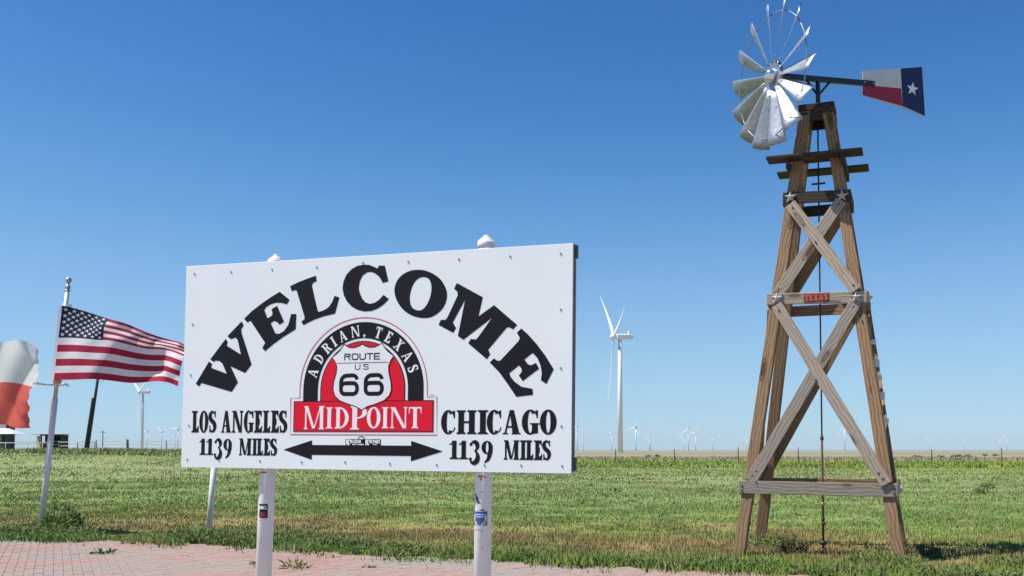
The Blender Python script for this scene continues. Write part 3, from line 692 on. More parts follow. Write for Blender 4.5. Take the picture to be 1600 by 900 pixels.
    # collar of rust where the board is bolted on
def flat(name, groups, lift, mat, label=None, parent=None):
    me = flat_mesh(name, groups, lift, MS); o = world_obj(name, me, mat, parent or sign)
    if label: o['label'] = label
    return o
WELCOME = [
 ([(-1.129,-0.107),(-1.040,0.025),(-1.017,0.011),(-1.023,-0.013),(-0.913,-0.050),(-0.945,0.012),(-0.965,0.027),(-0.995,0.030),(-1.005,0.022),(-1.031,0.038),(-0.926,0.159),(-0.911,0.139),(-0.918,0.118),(-0.818,0.063),(-0.842,0.150),(-0.857,0.165),(-0.891,0.156),(-0.914,0.175),(-0.818,0.260),(-0.803,0.236),(-0.819,0.213),(-0.817,0.192),(-0.742,0.002),(-0.785,-0.048),(-0.887,-0.006),(-0.833,-0.102),(-0.875,-0.159),(-1.089,-0.103),(-1.105,-0.124)],None),
 ([(-0.801,0.275),(-0.749,0.319),(-0.682,0.362),(-0.615,0.400),(-0.563,0.426),(-0.495,0.376),(-0.513,0.350),(-0.547,0.360),(-0.585,0.363),(-0.623,0.354),(-0.652,0.339),(-0.664,0.322),(-0.642,0.273),(-0.617,0.283),(-0.607,0.297),(-0.615,0.326),(-0.578,0.344),(-0.529,0.249),(-0.558,0.232),(-0.577,0.249),(-0.597,0.255),(-0.618,0.242),(-0.585,0.181),(-0.561,0.178),(-0.528,0.194),(-0.500,0.229),(-0.483,0.292),(-0.448,0.291),(-0.450,0.202),(-0.532,0.159),(-0.598,0.118),(-0.653,0.078),(-0.672,0.099),(-0.653,0.127),(-0.757,0.262),(-0.778,0.252)],None),
 ([(-0.494,0.456),(-0.437,0.478),(-0.381,0.495),(-0.324,0.510),(-0.318,0.479),(-0.341,0.469),(-0.349,0.454),(-0.328,0.376),(-0.308,0.306),(-0.300,0.298),(-0.265,0.307),(-0.237,0.323),(-0.216,0.349),(-0.200,0.387),(-0.168,0.377),(-0.194,0.284),(-0.264,0.272),(-0.331,0.253),(-0.400,0.224),(-0.414,0.246),(-0.393,0.259),(-0.393,0.272),(-0.448,0.426),(-0.456,0.432),(-0.482,0.426)],None),
 ([(0.079,0.548),(0.117,0.546),(0.141,0.456),(0.106,0.448),(0.086,0.481),(0.059,0.504),(0.032,0.515),(0.005,0.513),(-0.022,0.496),(-0.040,0.462),(-0.045,0.423),(-0.037,0.394),(-0.022,0.364),(0.000,0.341),(0.027,0.332),(0.057,0.337),(0.086,0.354),(0.112,0.380),(0.146,0.355),(0.116,0.327),(0.079,0.304),(0.036,0.291),(-0.007,0.290),(-0.051,0.301),(-0.089,0.322),(-0.120,0.353),(-0.140,0.388),(-0.149,0.428),(-0.144,0.467),(-0.126,0.506),(-0.094,0.536),(-0.056,0.554),(-0.018,0.559),(0.020,0.555),(0.053,0.541),(0.072,0.532)],None),
 ([(0.323,0.512),(0.365,0.506),(0.413,0.486),(0.455,0.456),(0.483,0.419),(0.499,0.377),(0.497,0.333),(0.478,0.293),(0.445,0.262),(0.404,0.243),(0.359,0.240),(0.307,0.250),(0.258,0.274),(0.222,0.306),(0.195,0.345),(0.180,0.391),(0.184,0.433),(0.205,0.470),(0.240,0.496),(0.281,0.510)],[(0.355,0.470),(0.383,0.462),(0.399,0.442),(0.406,0.410),(0.402,0.369),(0.389,0.331),(0.368,0.300),(0.344,0.284),(0.317,0.286),(0.292,0.300),(0.278,0.326),(0.275,0.361),(0.282,0.399),(0.298,0.437),(0.324,0.462)]),
 ([(0.558,0.427),(0.712,0.342),(0.688,0.238),(0.778,0.296),(0.911,0.184),(0.889,0.160),(0.867,0.173),(0.852,0.171),(0.747,0.054),(0.759,0.029),(0.740,0.002),(0.630,0.092),(0.645,0.116),(0.675,0.111),(0.692,0.130),(0.767,0.228),(0.601,0.112),(0.568,0.134),(0.608,0.333),(0.537,0.209),(0.557,0.178),(0.540,0.152),(0.452,0.199),(0.466,0.226),(0.493,0.225),(0.506,0.241),(0.564,0.359),(0.562,0.378),(0.542,0.396)],None),
 ([(0.935,0.164),(0.973,0.131),(1.022,0.078),(1.070,0.017),(1.119,-0.059),(1.079,-0.137),(1.048,-0.116),(1.053,-0.080),(1.046,-0.040),(1.029,0.001),(1.004,0.028),(0.995,0.027),(0.955,-0.004),(0.975,-0.030),(0.992,-0.036),(1.020,-0.023),(1.038,-0.054),(0.946,-0.120),(0.924,-0.089),(0.941,-0.069),(0.939,-0.052),(0.924,-0.035),(0.870,-0.076),(0.876,-0.094),(0.901,-0.123),(0.940,-0.150),(1.002,-0.162),(1.005,-0.194),(0.911,-0.204),(0.861,-0.134),(0.812,-0.070),(0.757,-0.016),(0.780,0.006),(0.802,-0.008),(0.817,-0.007),(0.919,0.095),(0.928,0.112),(0.910,0.142)],None)]
def closed_smooth(p):
    """round off a traced bowl"""
    q = []
    n = len(p)
    for i in range(n):
        p0, p1, p2, p3 = (p[(i+k-1) % n] for k in range(4))
        for t in (0, .33, .66):
            q.append(tuple(.5*(2*p1[k]+(p2[k]-p0[k])*t+(2*p0[k]-5*p1[k]+4*p2[k]-p3[k])*t*t+(3*p1[k]-p0[k]-3*p2[k]+p3[k])*t**3) for k in (0, 1)))
    return q
for ch, (outer, inner) in zip('WELCOME', WELCOME):
    if inner:
        outer, inner = closed_smooth(outer), closed_smooth(inner)
        tris = geometry.tessellate_polygon([[Vector((*p, 0)) for p in outer], [Vector((*p, 0)) for p in inner]])
        al = outer + inner; me = pyd('letter', [MS @ Vector((p[0], -.0012, p[1])) for p in al], tris)
    else: me = flat_mesh('letter', [[outer]], .0012, MS)
    o = world_obj('letter', me, M['sign_black'], sign); o['label'] = 'big black serif letter %s of the arched word Welcome' % ch
# route emblem
AX, AY = -.0115, -.152                                  # centre of the arch
def outline_loop(pts, wd): return ribbon(list(pts) + [pts[0], pts[1]], wd)
arch = [(-.412, -.1985), (-.4145, -.1985), (-.4145, -.152)]
arch = [(-.4125, -.1990)] + ell(AX, AY, .4015, .4066, 180, 0, 48) + [(.3905, -.2), (.4485, -.2), (.4515, -.4108), (-.4690, -.4108), (-.4725, -.199)]
flat('emblem_outline', [outline_loop(arch, .0048)], .0012, M['sign_redline'], 'thin red outline round the route emblem')
flat('emblem_arch', [ring(AX, AY, .3795, .3816, .284, .2895, 0, 180, 60) + [rect(AX-.3795, -.2205, AX-.284, AY+.001), rect(AX+.284, -.2205, AX+.3795, AY+.001)]], .0012, M['sign_black'], 'black arch band of the route emblem')
flat('emblem_border', [ring(AX, AY, .268, .274, .262, .268, 0, 180, 60) + [rect(AX-.268, -.2205, AX-.262, AY+.001), rect(AX+.262, -.2205, AX+.268, AY+.001)]], .0012, M['sign_black'])
dome = ell(AX, AY, .2615, .2675, 0, 180, 48) + [(AX-.2615, -.2205), (AX+.2615, -.2205)]
flat('emblem_dome', [[dome]], .0012, M['sign_red'], 'red half round behind the shield')
flat('banner_border', [[rect(-.4515, -.3945, .4305, -.2175)]], .0018, M['sign_black'])
flat('banner', [[rect(-.446, -.389, .425, -.2225)]], .0024, M['sign_red'], 'red banner of the route emblem')
SH = [(-0.130,0.107),(-0.112,0.094),(-0.091,0.085),(-0.061,0.085),(-0.032,0.094),(-0.0145,0.104),(0.002,0.094),(0.030,0.084),(0.064,0.085),(0.088,0.095),(0.108,0.107),(0.130,0.075),(0.155,0.052),(0.183,0.032),(0.168,0.012),(0.152,-0.023),(0.154,-0.060),(0.168,-0.115),(0.172,-0.155),(0.160,-0.190),(0.128,-0.218),(0.073,-0.238),(0.025,-0.251),(-0.0115,-0.271),(-0.047,-0.251),(-0.097,-0.237),(-0.152,-0.217),(-0.184,-0.190),(-0.197,-0.152),(-0.193,-0.110),(-0.178,-0.060),(-0.174,-0.020),(-0.190,0.012),(-0.206,0.032),(-0.178,0.052),(-0.152,0.075)]
flat('shield', [[SH]], .0030, M['white_print'], 'white route shield in the emblem')
flat('shield_outline', [outline_loop(SH, .0052) + [rect(-.176, -.0040, .152, -.0008)]], .0036, M['sign_black'])
flat('lettering', line('ROUTE', -.1277, .0972, .0136, .0518, S=.18, gap=.12, fn=sans, widths={'R': 1, 'O': 1.05, 'U': 1, 'T': .95, 'E': .9}), .0036, M['sign_black'], 'small black word ROUTE on the shield')
flat('lettering', line('US', -.0592, .0278, -.042, -.0103, S=.15, gap=.5, fn=sans, widths={'U': 1, 'S': 1}), .0036, M['sign_black'], 'small black letters US on the shield')
flat('lettering', line('66', -.157, .1250, -.191, -.0625, S=.185, gap=.24, fn=sans, widths={'6': 1}), .0036, M['sign_black'], 'bold black number 66 on the shield')
mid = line('M', -.381, -.250, -.380, -.2465, S=.20, t=.06, sf=.045, gap=.05) + line('ID', -.238, -.0925, -.375, -.2545, S=.20, t=.06, sf=.045, gap=.10) + line('OINT', .0225, .3580, -.373, -.2555, S=.20, t=.06, sf=.045, gap=.08)
# the big P of the banner is cut off at the top by the shield's point
P_ = line('P', -.082, .0225, -.381, -.2475, S=.19, t=.06, sf=.045)
mid += P_
flat('lettering', mid, .0029, M['white_print'], 'white word MIDPOINT on the red banner')
flat('lettering', arc_text([('A', 163), ('D', 147.5), ('R', 134), ('I', 124.2), ('A', 113), ('N', 98.5), (',', 88.5), ('T', 73), ('E', 61), ('X', 47.5), ('A', 33), ('S', 19.5)], AX, AY, .3005, .064, S=.21, t=.075), .0018, M['white_print'], 'white words ADRIAN, TEXAS on the black arch')
flat('trademark', line('TM', .405, .432, -.193, -.186, S=.2, fn=sans, widths={'T': 1, 'M': 1.1}), .0012, M['sign_black'])
flat('lettering', line('LOS ANGELES', -1.152, -.4965, -.4005, -.2710, S=.285, t=.07, sf=.055, gap=.05), .0012, M['sign_black'], 'black words LOS ANGELES at the left')
flat('lettering', line('1139', -1.087, -.865, -.5340, -.437, S=.24, t=.07, gap=.09), .0012, M['sign_black'], 'black number 1139 under LOS ANGELES')
flat('lettering', line('MILES', -.815, -.560, -.5340, -.4345, S=.29, t=.075, gap=.05), .0012, M['sign_black'], 'black word MILES under LOS ANGELES')
flat('lettering', line('CHICAGO', .4755, 1.1375, -.4045, -.2745, S=.285, t=.07, sf=.055, gap=.05), .0012, M['sign_black'], 'black word CHICAGO at the right')
flat('lettering', line('1139', .533, .780, -.5410, -.4405, S=.24, t=.07, gap=.09), .0012, M['sign_black'], 'black number 1139 under CHICAGO')
flat('lettering', line('MILES', .843, 1.104, -.5410, -.4365, S=.29, t=.075, gap=.05), .0012, M['sign_black'], 'black word MILES under CHICAGO')
flat('arrow', [[[(-.514, -.4985), (-.3265, -.443), (-.3265, -.470), (.2975, -.470), (.2975, -.443), (.4885, -.5), (.2975, -.556), (.2975, -.527), (-.3265, -.527), (-.3265, -.5545)]]], .0012, M['sign_black'], 'long black double headed arrow')
flat('maker_mark', [[rect(-.1105, -.4715, .1105, -.4355)], [ell(-.0105, -.4353, .022, .0165, 0, 180, 12)]], .0017, M['sign_black'], 'small dark maker mark above the arrow')
KW = {'K': 1.1, 'R': .8, 'U': .8, 'Z': .8, 'I': .3, 'N': .85, 'S': .75, 'T': .8, 'O': .8, 'M': 1.0}
flat('lettering', line('K', -.105, -.082, -.469, -.4375, S=.27, fn=sans, widths=KW) + line('RUZIN', -.082, -.0135, -.4585, -.4395, S=.24, gap=.12, fn=sans, widths=KW) + line('K', .016, .040, -.469, -.4375, S=.27, fn=sans, widths=KW) + line('USTOMS', .040, .106, -.4585, -.4395, S=.24, gap=.12, fn=sans, widths=KW)
     + [[rect(-.066, -.468, -.046, -.4625)], [rect(-.040, -.468, -.034, -.4625)], [rect(-.028, -.468, .006, -.4625)], [rect(.062, -.4665, .090, -.463)], [ell(-.0105, -.4353, .016, .011, 0, 180, 10)]], .0023, M['white_print'], 'tiny white lettering KRUZIN KUSTOMS on the maker mark')
bm = bmesh.new()
scr = bmesh.ops.create_cone(bm, cap_ends=True, segments=8, radius1=.0062, radius2=.0045, depth=.004)
sme = from_bm('screw', bm)
SCREWS = [(-1.16,.5607),(-.90,.5597),(-.6187,.5611),(-.3196,.5593),(-.0201,.568),(.262,.5606),(.5676,.5588),(.8664,.5586),(1.1515,.5587),(1.1542,.2587),(1.157,-.0532),(-1.1636,.2527),(-1.1676,-.054),(-1.1716,-.3592),(-1.1765,-.5632),(-.9527,-.5645),(-.671,-.565),(-.3935,-.5691),(-.1122,-.5657),(.1685,-.5712),(.4518,-.5729),(.7334,-.5727),(.9413,-.5699),(1.1688,-.5703),(1.1634,-.3614)]
for x, z in SCREWS: put('screw', sme, M['galv_dark'], sign, MS @ Matrix.Translation((x, -.002, z)) @ Matrix.Rotation(R(90), 4, 'X'))
# stickers wrapped on the posts
def wrap(u, groups, lift, z_off):
    """flat shapes (metres, around zero) bent round the post at u"""
    c0 = POSTS[0 if u < 0 else 1]; V = []; F = []; rr = PR+lift
    for g in groups:
        v, f = unite(g); k = len(V)
        for p in v:
            a = p[0]/PR; V.append(MS @ Vector((c0.x+math.sin(a)*rr, c0.y-math.cos(a)*rr, z_off+p[1])))
        F += [tuple(k+i for i in q) for q in f]
    return V, F
def strips(x0, y0, x1, y1, n=9):
    return [rect(x0+(x1-x0)*i/n, y0, x0+(x1-x0)*(i+1)/n, y1) for i in range(n)]
def sticker(name, u, z, groups, lift, mat, label=None, parent=None):
    V, F = wrap(u, groups, lift, z); o = world_obj(name, pyd(name, V, F), mat, parent or sign)
    if label: o['label'] = label
    return o
M['sticker_dark_red'] = plain('dark red sticker print', (.14, .02, .03), .5); M['sticker_blue'] = plain('blue sticker print', (.035, .075, .33), .5)
M['sticker_yellow'] = plain('pale yellow sticker print', (.62, .60, .22), .5); M['sticker_pale'] = plain('pale sticker print', (.55, .6, .75), .5)
M['sticker_grey'] = plain('torn dark sticker', (.06, .06, .07), .7, 0, .5, 60)
s1 = sticker('sticker', -1, -.86, [strips(-.040, -.041, .034, .041)], .001, M['sign_black'], 'black and red sticker on the left post')
sticker('sticker_print', -1, -.86, [strips(-.022, -.034, .028, -.004)], .0016, M['sticker_dark_red'], parent=s1)
sticker('lettering', -1, -.86, line('COMCL', -.037, .031, .010, .030, S=.2, gap=.15, fn=sans, widths={'C': 1, 'O': 1, 'M': 1.1, 'L': .8}), .0016, M['white_print'], parent=s1)
s2 = sticker('sticker', 1, -.862, [strips(-.047, -.041, .041, .041)], .001, M['sticker_blue'], 'blue sticker with pale wings on the right post')
wing = lambda s: ribbon([(s*.012-.003, -.034), (s*.026-.003, -.026), (s*.034-.003, -.008), (s*.034-.003, .016), (s*.030-.003, .024)], [.006, .015, .013, .010, .003])
for sg in (-1, 1): sticker('sticker_print', 1, -.862, [wing(sg)], .0016, M['sticker_yellow'], parent=s2)
sticker('sticker_print', 1, -.862, [strips(-.030, .018, .024, .024, 5), strips(-.026, .006, .020, .011, 5), strips(-.045, .037, .039, .040, 8), strips(-.045, -.040, .039, -.037, 8)], .0016, M['sticker_pale'], parent=s2)
sticker('sticker', 1, -.78, [ribbon([(-.036, .052), (-.026, .030), (-.008, .0), (.012, -.036), (.018, -.046)], [.012, .018, .019, .018, .012])], .001, M['sticker_grey'], 'torn dark strip sticker slanting on the right post')
M['rust_stain'] = plain('rust stain', (.30, .15, .08), .8, 0, .4, 60)
def blob(cx_, cy_, rx, ry): return [(cx_+rx*math.cos(a)*random.uniform(.5, 1.1), cy_+ry*math.sin(a)*random.uniform(.5, 1.1)) for a in np.linspace(0, 2*math.pi, 13)[:-1]]
for u, z, bl in ((-1, -.632, [(.005, 0, .030, .006), (-.02, -.006, .008, .006)]), (1, -.634, [(0, 0, .026, .008), (.004, -.014, .007, .012), (.025, -.004, .010, .005)]),
                 (1, -.925, [(-.03, .0, .010, .004), (-.008, .002, .008, .005), (.010, -.004, .008, .004)]), (-1, -.915, [(-.01, 0, .008, .004), (.02, .004, .006, .003)]),
                 (1, -1.02, [(.015, 0, .004, .006)]), (-1, -1.05, [(-.005, 0, .005, .007)]), (-1, -.70, [(-.012, 0, .005, .005)]), (1, -.72, [(.01, .0, .006, .003)])):
    for b_ in bl: sticker('rust_stain', u, z, [[blob(*b_)]], .0007, M['rust_stain'])

# ------------------------------------------------------------------ the wooden windmill
TC = Vector((4.22, 13.95, 0)); RA = Vector((math.cos(R(-21.5)), math.sin(R(-21.5)), 0)); DA = Vector((-RA.y, RA.x, 0)); UP = Vector((0, 0, 1))
def T(r, d, z): return TC + RA*r + DA*d + UP*z
half = lambda z: 1.05-.138*z
mill = empty('windmill', TC, 'tall weathered wooden farm windmill tower with steel wheel and flag painted tail', 'windmill')
LEG = .15; ZT = 5.98
def leg(sr, sd_):
    bm = bmesh.new(); rows = []
    for z in np.linspace(-.25, ZT, 9):
        h = half(z); rows.append([bm.verts.new(T(sr*(h-a*LEG), sd_*(h-b*LEG), z)) for a, b in ((0, 0), (1, 0), (1, 1), (0, 1))])
    for i in range(8):
        for k in range(4): bm.faces.new((rows[i][k], rows[i][(k+1) % 4], rows[i+1][(k+1) % 4], rows[i+1][k]))
    bm.faces.new(rows[0]); bm.faces.new(rows[-1]); bmesh.ops.recalc_face_normals(bm, faces=bm.faces[:])
    bmesh.ops.bevel(bm, geom=[e for e in bm.edges if abs((e.verts[0].co-e.verts[1].co).normalized().z) > .9], offset=.006, segments=1, affect='EDGES')
    me = from_bm('leg', bm)
    a = T(sr*(half(0)-LEG/2), sd_*(half(0)-LEG/2), 0); b = T(sr*(half(ZT)-LEG/2), sd_*(half(ZT)-LEG/2), ZT)
    Mx = frame(b-a, DA, (a+b)/2); me.transform(Mx.inverted())
    return put('leg', me, M['wood_brown'], mill, Mx)
for sr in (-1, 1):
    for sd_ in (-1, 1): leg(sr, sd_)
def face_pt(face, s, z, out):
    """point on one of the four leaning faces: s across, out beyond the legs"""
    h = half(z)+out
    return {'front': T(s, -h, z), 'back': T(-s, h, z), 'left': T(-h, -s, z), 'right': T(h, s, z)}[face]
FN = {'front': -DA, 'back': DA, 'left': -RA, 'right': RA}
def rail(face, z, over, wid, mat, out=.022, thk=.042, tilt=0., name='rail'):
    s = half(z)+over
    return board(name, face_pt(face, -s, z+tilt, out), face_pt(face, s, z-tilt, out), FN[face], wid, thk, M[mat], mill)
for fc in ('front', 'back', 'left', 'right'):
    side = fc in ('left', 'right'); ov = -.004 if side else .045
    rail(fc, .865, ov, .165, 'wood_grey' if fc == 'front' else 'wood_brown', tilt=.012 if fc == 'front' else 0)
    rail(fc, 3.35, ov, .15, 'wood_grey' if fc == 'front' else 'wood_brown', tilt=.02 if fc == 'front' else 0)
    rail(fc, 4.74, ov-.01, .15, 'wood_shaded', tilt=.02 if fc == 'front' else 0)
def brace(face, s0, z0, s1, z1, out, wid=.15, mat='wood_grey'):
    return board('brace', face_pt(face, s0, z0, out), face_pt(face, s1, z1, out), FN[face], wid, .04, M[mat], mill)
# front faces carry crossed braces above and below the middle rail
brace('front', -.82, .95, .50, 3.28, .022); brace('front', -.50, 3.28, .84, .93, .065)
brace('front', -.50, 3.42, .32, 4.66, .022); brace('front', -.33, 4.66, .50, 3.42, .065)
brace('back', .93, .95, -.40, 3.30, .022, wid=.19, mat='wood_brown'); brace('back', .57, 3.42, -.24, 4.66, .022, wid=.19, mat='wood_brown')
for sd_ in ('left', 'right'):
    brace(sd_, -.80, .97, .48, 3.27, .020, mat='wood_brown', wid=.13)
# carriage bolts at the brace ends and crossings
bmeb = box_me(.022, .022, .022, .006, 'bolt'); bmeb.materials.append(M['black_metal'])
for s_, z_ in ((-.79, 1.02), (-.74, 1.08), (.80, 1.0), (.75, 1.07), (-.47, 3.2), (.47, 3.2), (-.47, 3.49), (.47, 3.49), (.0, 4.1), (.0, 2.26), (-.93, .89), (-.93, .83), (.93, .88), (.93, .82), (-.3, 4.6), (.3, 4.6)):
    put('bolt', bmeb, None, mill, frame(RA, DA, face_pt('front', s_, z_, .088 if abs(s_) < .9 else .046)))
# platform: two joists running back to front carry four flat planks
for s in (-1, 1):
    hz = half(5.2)+.03
    board('joist', T(s*hz*.98, -.72*0-.52, 5.20), T(s*hz*.98, .52, 5.20), RA, .13, .045, M['wood_shaded'], mill)
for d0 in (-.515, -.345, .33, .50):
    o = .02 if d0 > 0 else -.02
    board('platform_plank', T(-.61+o, d0, 5.295), T(.62+o, d0, 5.285), UP, .135, .036, M['wood_shaded'], mill)
board('platform_plank', T(-.30, -.20, 5.29), T(.30, -.20, 5.29), UP, .10, .036, M['wood_shaded'], mill)
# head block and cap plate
put('cap_block', box_me(.47, .47, .10, .01, 'cap_block'), M['wood_shaded'], mill, frame(RA, DA, T(0, 0, 6.025)))
for s, d0 in ((-.1, -.21), (.1, .21)): board('cap_block', T(-.24, d0, 5.90), T(.24, d0, 5.90), DA, .13, .045, M['wood_shaded'], mill)
for d0 in (-.235,): board('cap_wedge', T(-.03, d0-.03, 5.965), T(.17, d0-.03, 6.0), DA, .05, .03, M['wood_shaded'], mill)
for s, z in ((-.18, 6.09), (.2, 6.09), (.02, 6.095)): put('bolt', box_me(.03, .03, .03, .006, 'bolt'), M['black_metal'], mill, frame(RA, DA, T(s, -.16, z-.01)))
# stars, name plate
def star_pts(r, rot=90, q=.40): return [(r*(1 if k % 2 == 0 else q)*math.cos(R(rot+36*k)), r*(1 if k % 2 == 0 else q)*math.sin(R(rot+36*k))) for k in range(10)]
def star_me(r, dep):
    """a raised barn star: five ridges"""
    p = star_pts(r); v = [(a, 0, b) for a, b in p] + [(0, -dep, 0)]
    return pyd('star', v, [(k, (k+1) % 10, 10) for k in range(10)])
stm = star_me(.088, .07)
for z, s, tl in ((3.355, .50, .02), (4.74, .33, .02)):
    for sg in (-1, 1):
        q = face_pt('front', sg*s, z-sg*tl, .045); put('star', stm, M['star_metal'], mill, frame(RA, DA, q))
for z in (3.35, .87):
    q = face_pt('right', -half(z)+.10, z, .046); put('star', stm, M['star_metal'], mill, frame(DA, -RA, q) )
pm = MS  # placeholder
PM = frame(RA, DA, face_pt('front', 0.005, 3.357, .046))
pl = put('name_plate', box_me(.32, .008, .105, .002, 'name_plate'), plain('brown plate', (.085, .05, .035), .8, 0, .3, 20), mill, PM)
gl = line('TEXAS', -.148, .148, -.042, .042, S=.27, gap=.10, fn=sans, widths={'T': .9, 'E': .85, 'X': 1, 'A': 1, 'S': .9})
me = flat_mesh('lettering', gl, .008, PM)
world_obj('lettering', me, M['red_plate'], pl)['label'] = 'red cut out word TEXAS'
# sunlit patches up the right hand edge, put in as white blocks
for z in (2.75, 2.47, 2.28, 2.05, 1.73):
    put('sun_patch', box_me(.09, .035, random.choice((.06, .12, .10)), .004, 'sun_patch'), M['post_white'], mill, frame(RA, DA, T(half(z)+.02, -half(z)+.10, z)))
# pump rod, thicker pipe below, couplings
tube('pump_rod', [T(.0, 0, 6.05), T(.0, 0, 1.45)], .011, M['black_metal'], mill)
tube('pump_rod', [T(.0, 0, 1.55), T(.0, 0, -.1)], .016, M['rust'], mill)
for z, r_, mt in ((1.52, .024, 'rust'), (.78, .028, 'black_metal'), (.62, .026, 'brass'), (.42, .024, 'black_metal'), (.36, .028, 'rust'), (.10, .05, 'black_metal'), (.0, .06, 'black_metal')):
    tube('coupling', [T(0, 0, z-.03), T(0, 0, z-.02), T(0, 0, z+.02), T(0, 0, z+.03)], [r_*.6, r_, r_, r_*.6], M[mt], mill)
tube('guide', [T(-.09, 0, 5.02), T(.09, 0, 5.02)], .014, M['black_metal'], mill)
# mast, boom, tail
PHI = R(17.5); AXX = Vector((math.cos(PHI), math.sin(PHI), 0)); ATT = Vector((-AXX.y, AXX.x, 0))
def Q(t, b, z): return TC + AXX*t + ATT*b + UP*z
tube('mast', [Q(.01, 0, 6.05), Q(.01, 0, 6.48)], .032, M['black_metal'], mill, 10)
for s in (-1, 1): tube('mast_strut', [Q(.01, 0, 6.25), Q(.01+s*.19, 0, 6.46)], .017, M['black_metal'], mill)
boom = board('boom', Q(-.52, 0, 6.462), Q(.93, 0, 6.515), ATT, .075, .05, M['black_metal'], mill, .004)
for t in (.76, .90): put('bolt', box_me(.018, .012, .018, .003, 'bolt'), M['galv'], boom, frame(AXX, ATT, Q(t, -.027, 6.512)))
def slab(name, pts, th_, mat, parent, label=None):
    """flat plate in the plane of the tail: pts are (t, z)"""
    n = len(pts); v = [Q(t, -th_/2, z) for t, z in pts] + [Q(t, th_/2, z) for t, z in pts]
    f = [tuple(range(n)), tuple(range(2*n-1, n-1, -1))] + [(k, k+n, (k+1) % n+n, (k+1) % n) for k in range(n)]
    bm = bmesh.new(); vs = [bm.verts.new(p) for p in v]; [bm.faces.new([vs[i] for i in q]) for q in f]; bmesh.ops.recalc_face_normals(bm, faces=bm.faces[:])
    o = world_obj(name, from_bm(name, bm), mat, parent)
    if label: o['label'] = label
    return o
vane = slab('tail_vane', [(.735, 6.33), (.735, 6.675), (1.745, 6.856), (1.785, 6.136)], .006, M['pale_metal'], mill)
slab('white_field', [(.738, 6.480), (.738, 6.671), (1.378, 6.786), (1.378, 6.500)], .011, M['vane_white'], vane, 'white upper half of the tail')
slab('red_field', [(.738, 6.334), (.738, 6.478), (1.378, 6.498), (1.402, 6.246)], .011, M['vane_red'], vane, 'dark red lower half of the tail')
slab('blue_field', [(1.405, 6.247), (1.381, 6.787), (1.742, 6.850), (1.781, 6.142)], .011, M['vane_blue'], vane, 'navy blue end of the tail')
for sgn in (-1, 1):
    p = star_pts(.105, 84); me = pyd('star', [Q(1.572+a, sgn*.0068, 6.512+b) for a, b in p], [tuple(range(10)) if sgn > 0 else tuple(range(9, -1, -1))])
    world_obj('star', me, M['white_print'], vane)['label'] = 'white star on the blue end'
# wheel: hub disc, fourteen cambered blades, wire ring
HC = Q(-.70, 0, 6.448)
wheel = tube('wheel', [HC + AXX*.03, HC + AXX*.035, HC+AXX*.0, HC - AXX*.004], [.12, .205, .205, .19], M['galv_dark'], mill, 28)
tube('axle', [HC + AXX*.03, HC + AXX*.24], .045, M['black_metal'], mill, 12)
bm = bmesh.new(); prof = [(0, .105), (.04, .10), (.075, .085), (.10, .06), (.115, .03), (.12, .004)]
tube_bm(bm, [HC - AXX*(.004+q[0]) for q in prof], [q[1] for q in prof], 18); bmesh.ops.recalc_face_normals(bm, faces=bm.faces[:])
world_obj('hub_cap', from_bm('hub_cap', bm), M['chrome'], wheel)
NB = 14; PITCH = R(32.5)
def blade_mesh():
    """local: X out from the hub, Y along the axle, Z along the wheel's turn; rolled sheet with rivets"""
    bm = bmesh.new(); nr, nc = 7, 7; rows = []
    for s in (0, 1):
        g = []
        for i in range(nr):
            q = i/(nr-1); rad = .185 + (.985-.185)*q; ch = .07+.215*q**.9; row = []
            for j in range(nc):
                c = j/(nc-1)-.5; cam_ = (.022+.085*max(0, q-.55)/.45)*ch*(1-4*c*c) ; tw = PITCH
                zc = c*ch; n_ = cam_ + s*.0025
                rr = rad - .05*q*q*(4*c*c)*.4
                row.append(bm.verts.new((rr, math.sin(tw)*zc - math.cos(tw)*n_, math.cos(tw)*zc + math.sin(tw)*n_)))
            g.append(row)
        rows.append(g)
    for s, g in enumerate(rows):
        for i in range(nr-1):
            for j in range(nc-1):
                q = (g[i][j], g[i+1][j], g[i+1][j+1], g[i][j+1]); f = bm.faces.new(q if s else q[::-1]); f.smooth = True
    a, b = rows
    for j in range(nc-1):
        bm.faces.new((a[0][j], a[0][j+1], b[0][j+1], b[0][j])); bm.faces.new((a[-1][j+1], a[-1][j], b[-1][j], b[-1][j+1]))
    for i in range(nr-1):
        bm.faces.new((a[i+1][0], a[i][0], b[i][0], b[i+1][0])); bm.faces.new((a[i][-1], a[i+1][-1], b[i+1][-1], b[i][-1]))
    bmesh.ops.recalc_face_normals(bm, faces=bm.faces[:])
    return from_bm('blade', bm)
bmesh_blade = blade_mesh()
bm = bmesh.new(); bmesh.ops.create_icosphere(bm, subdivisions=1, radius=.011); riv = from_bm('rivet', bm); riv.materials.append(M['galv'])
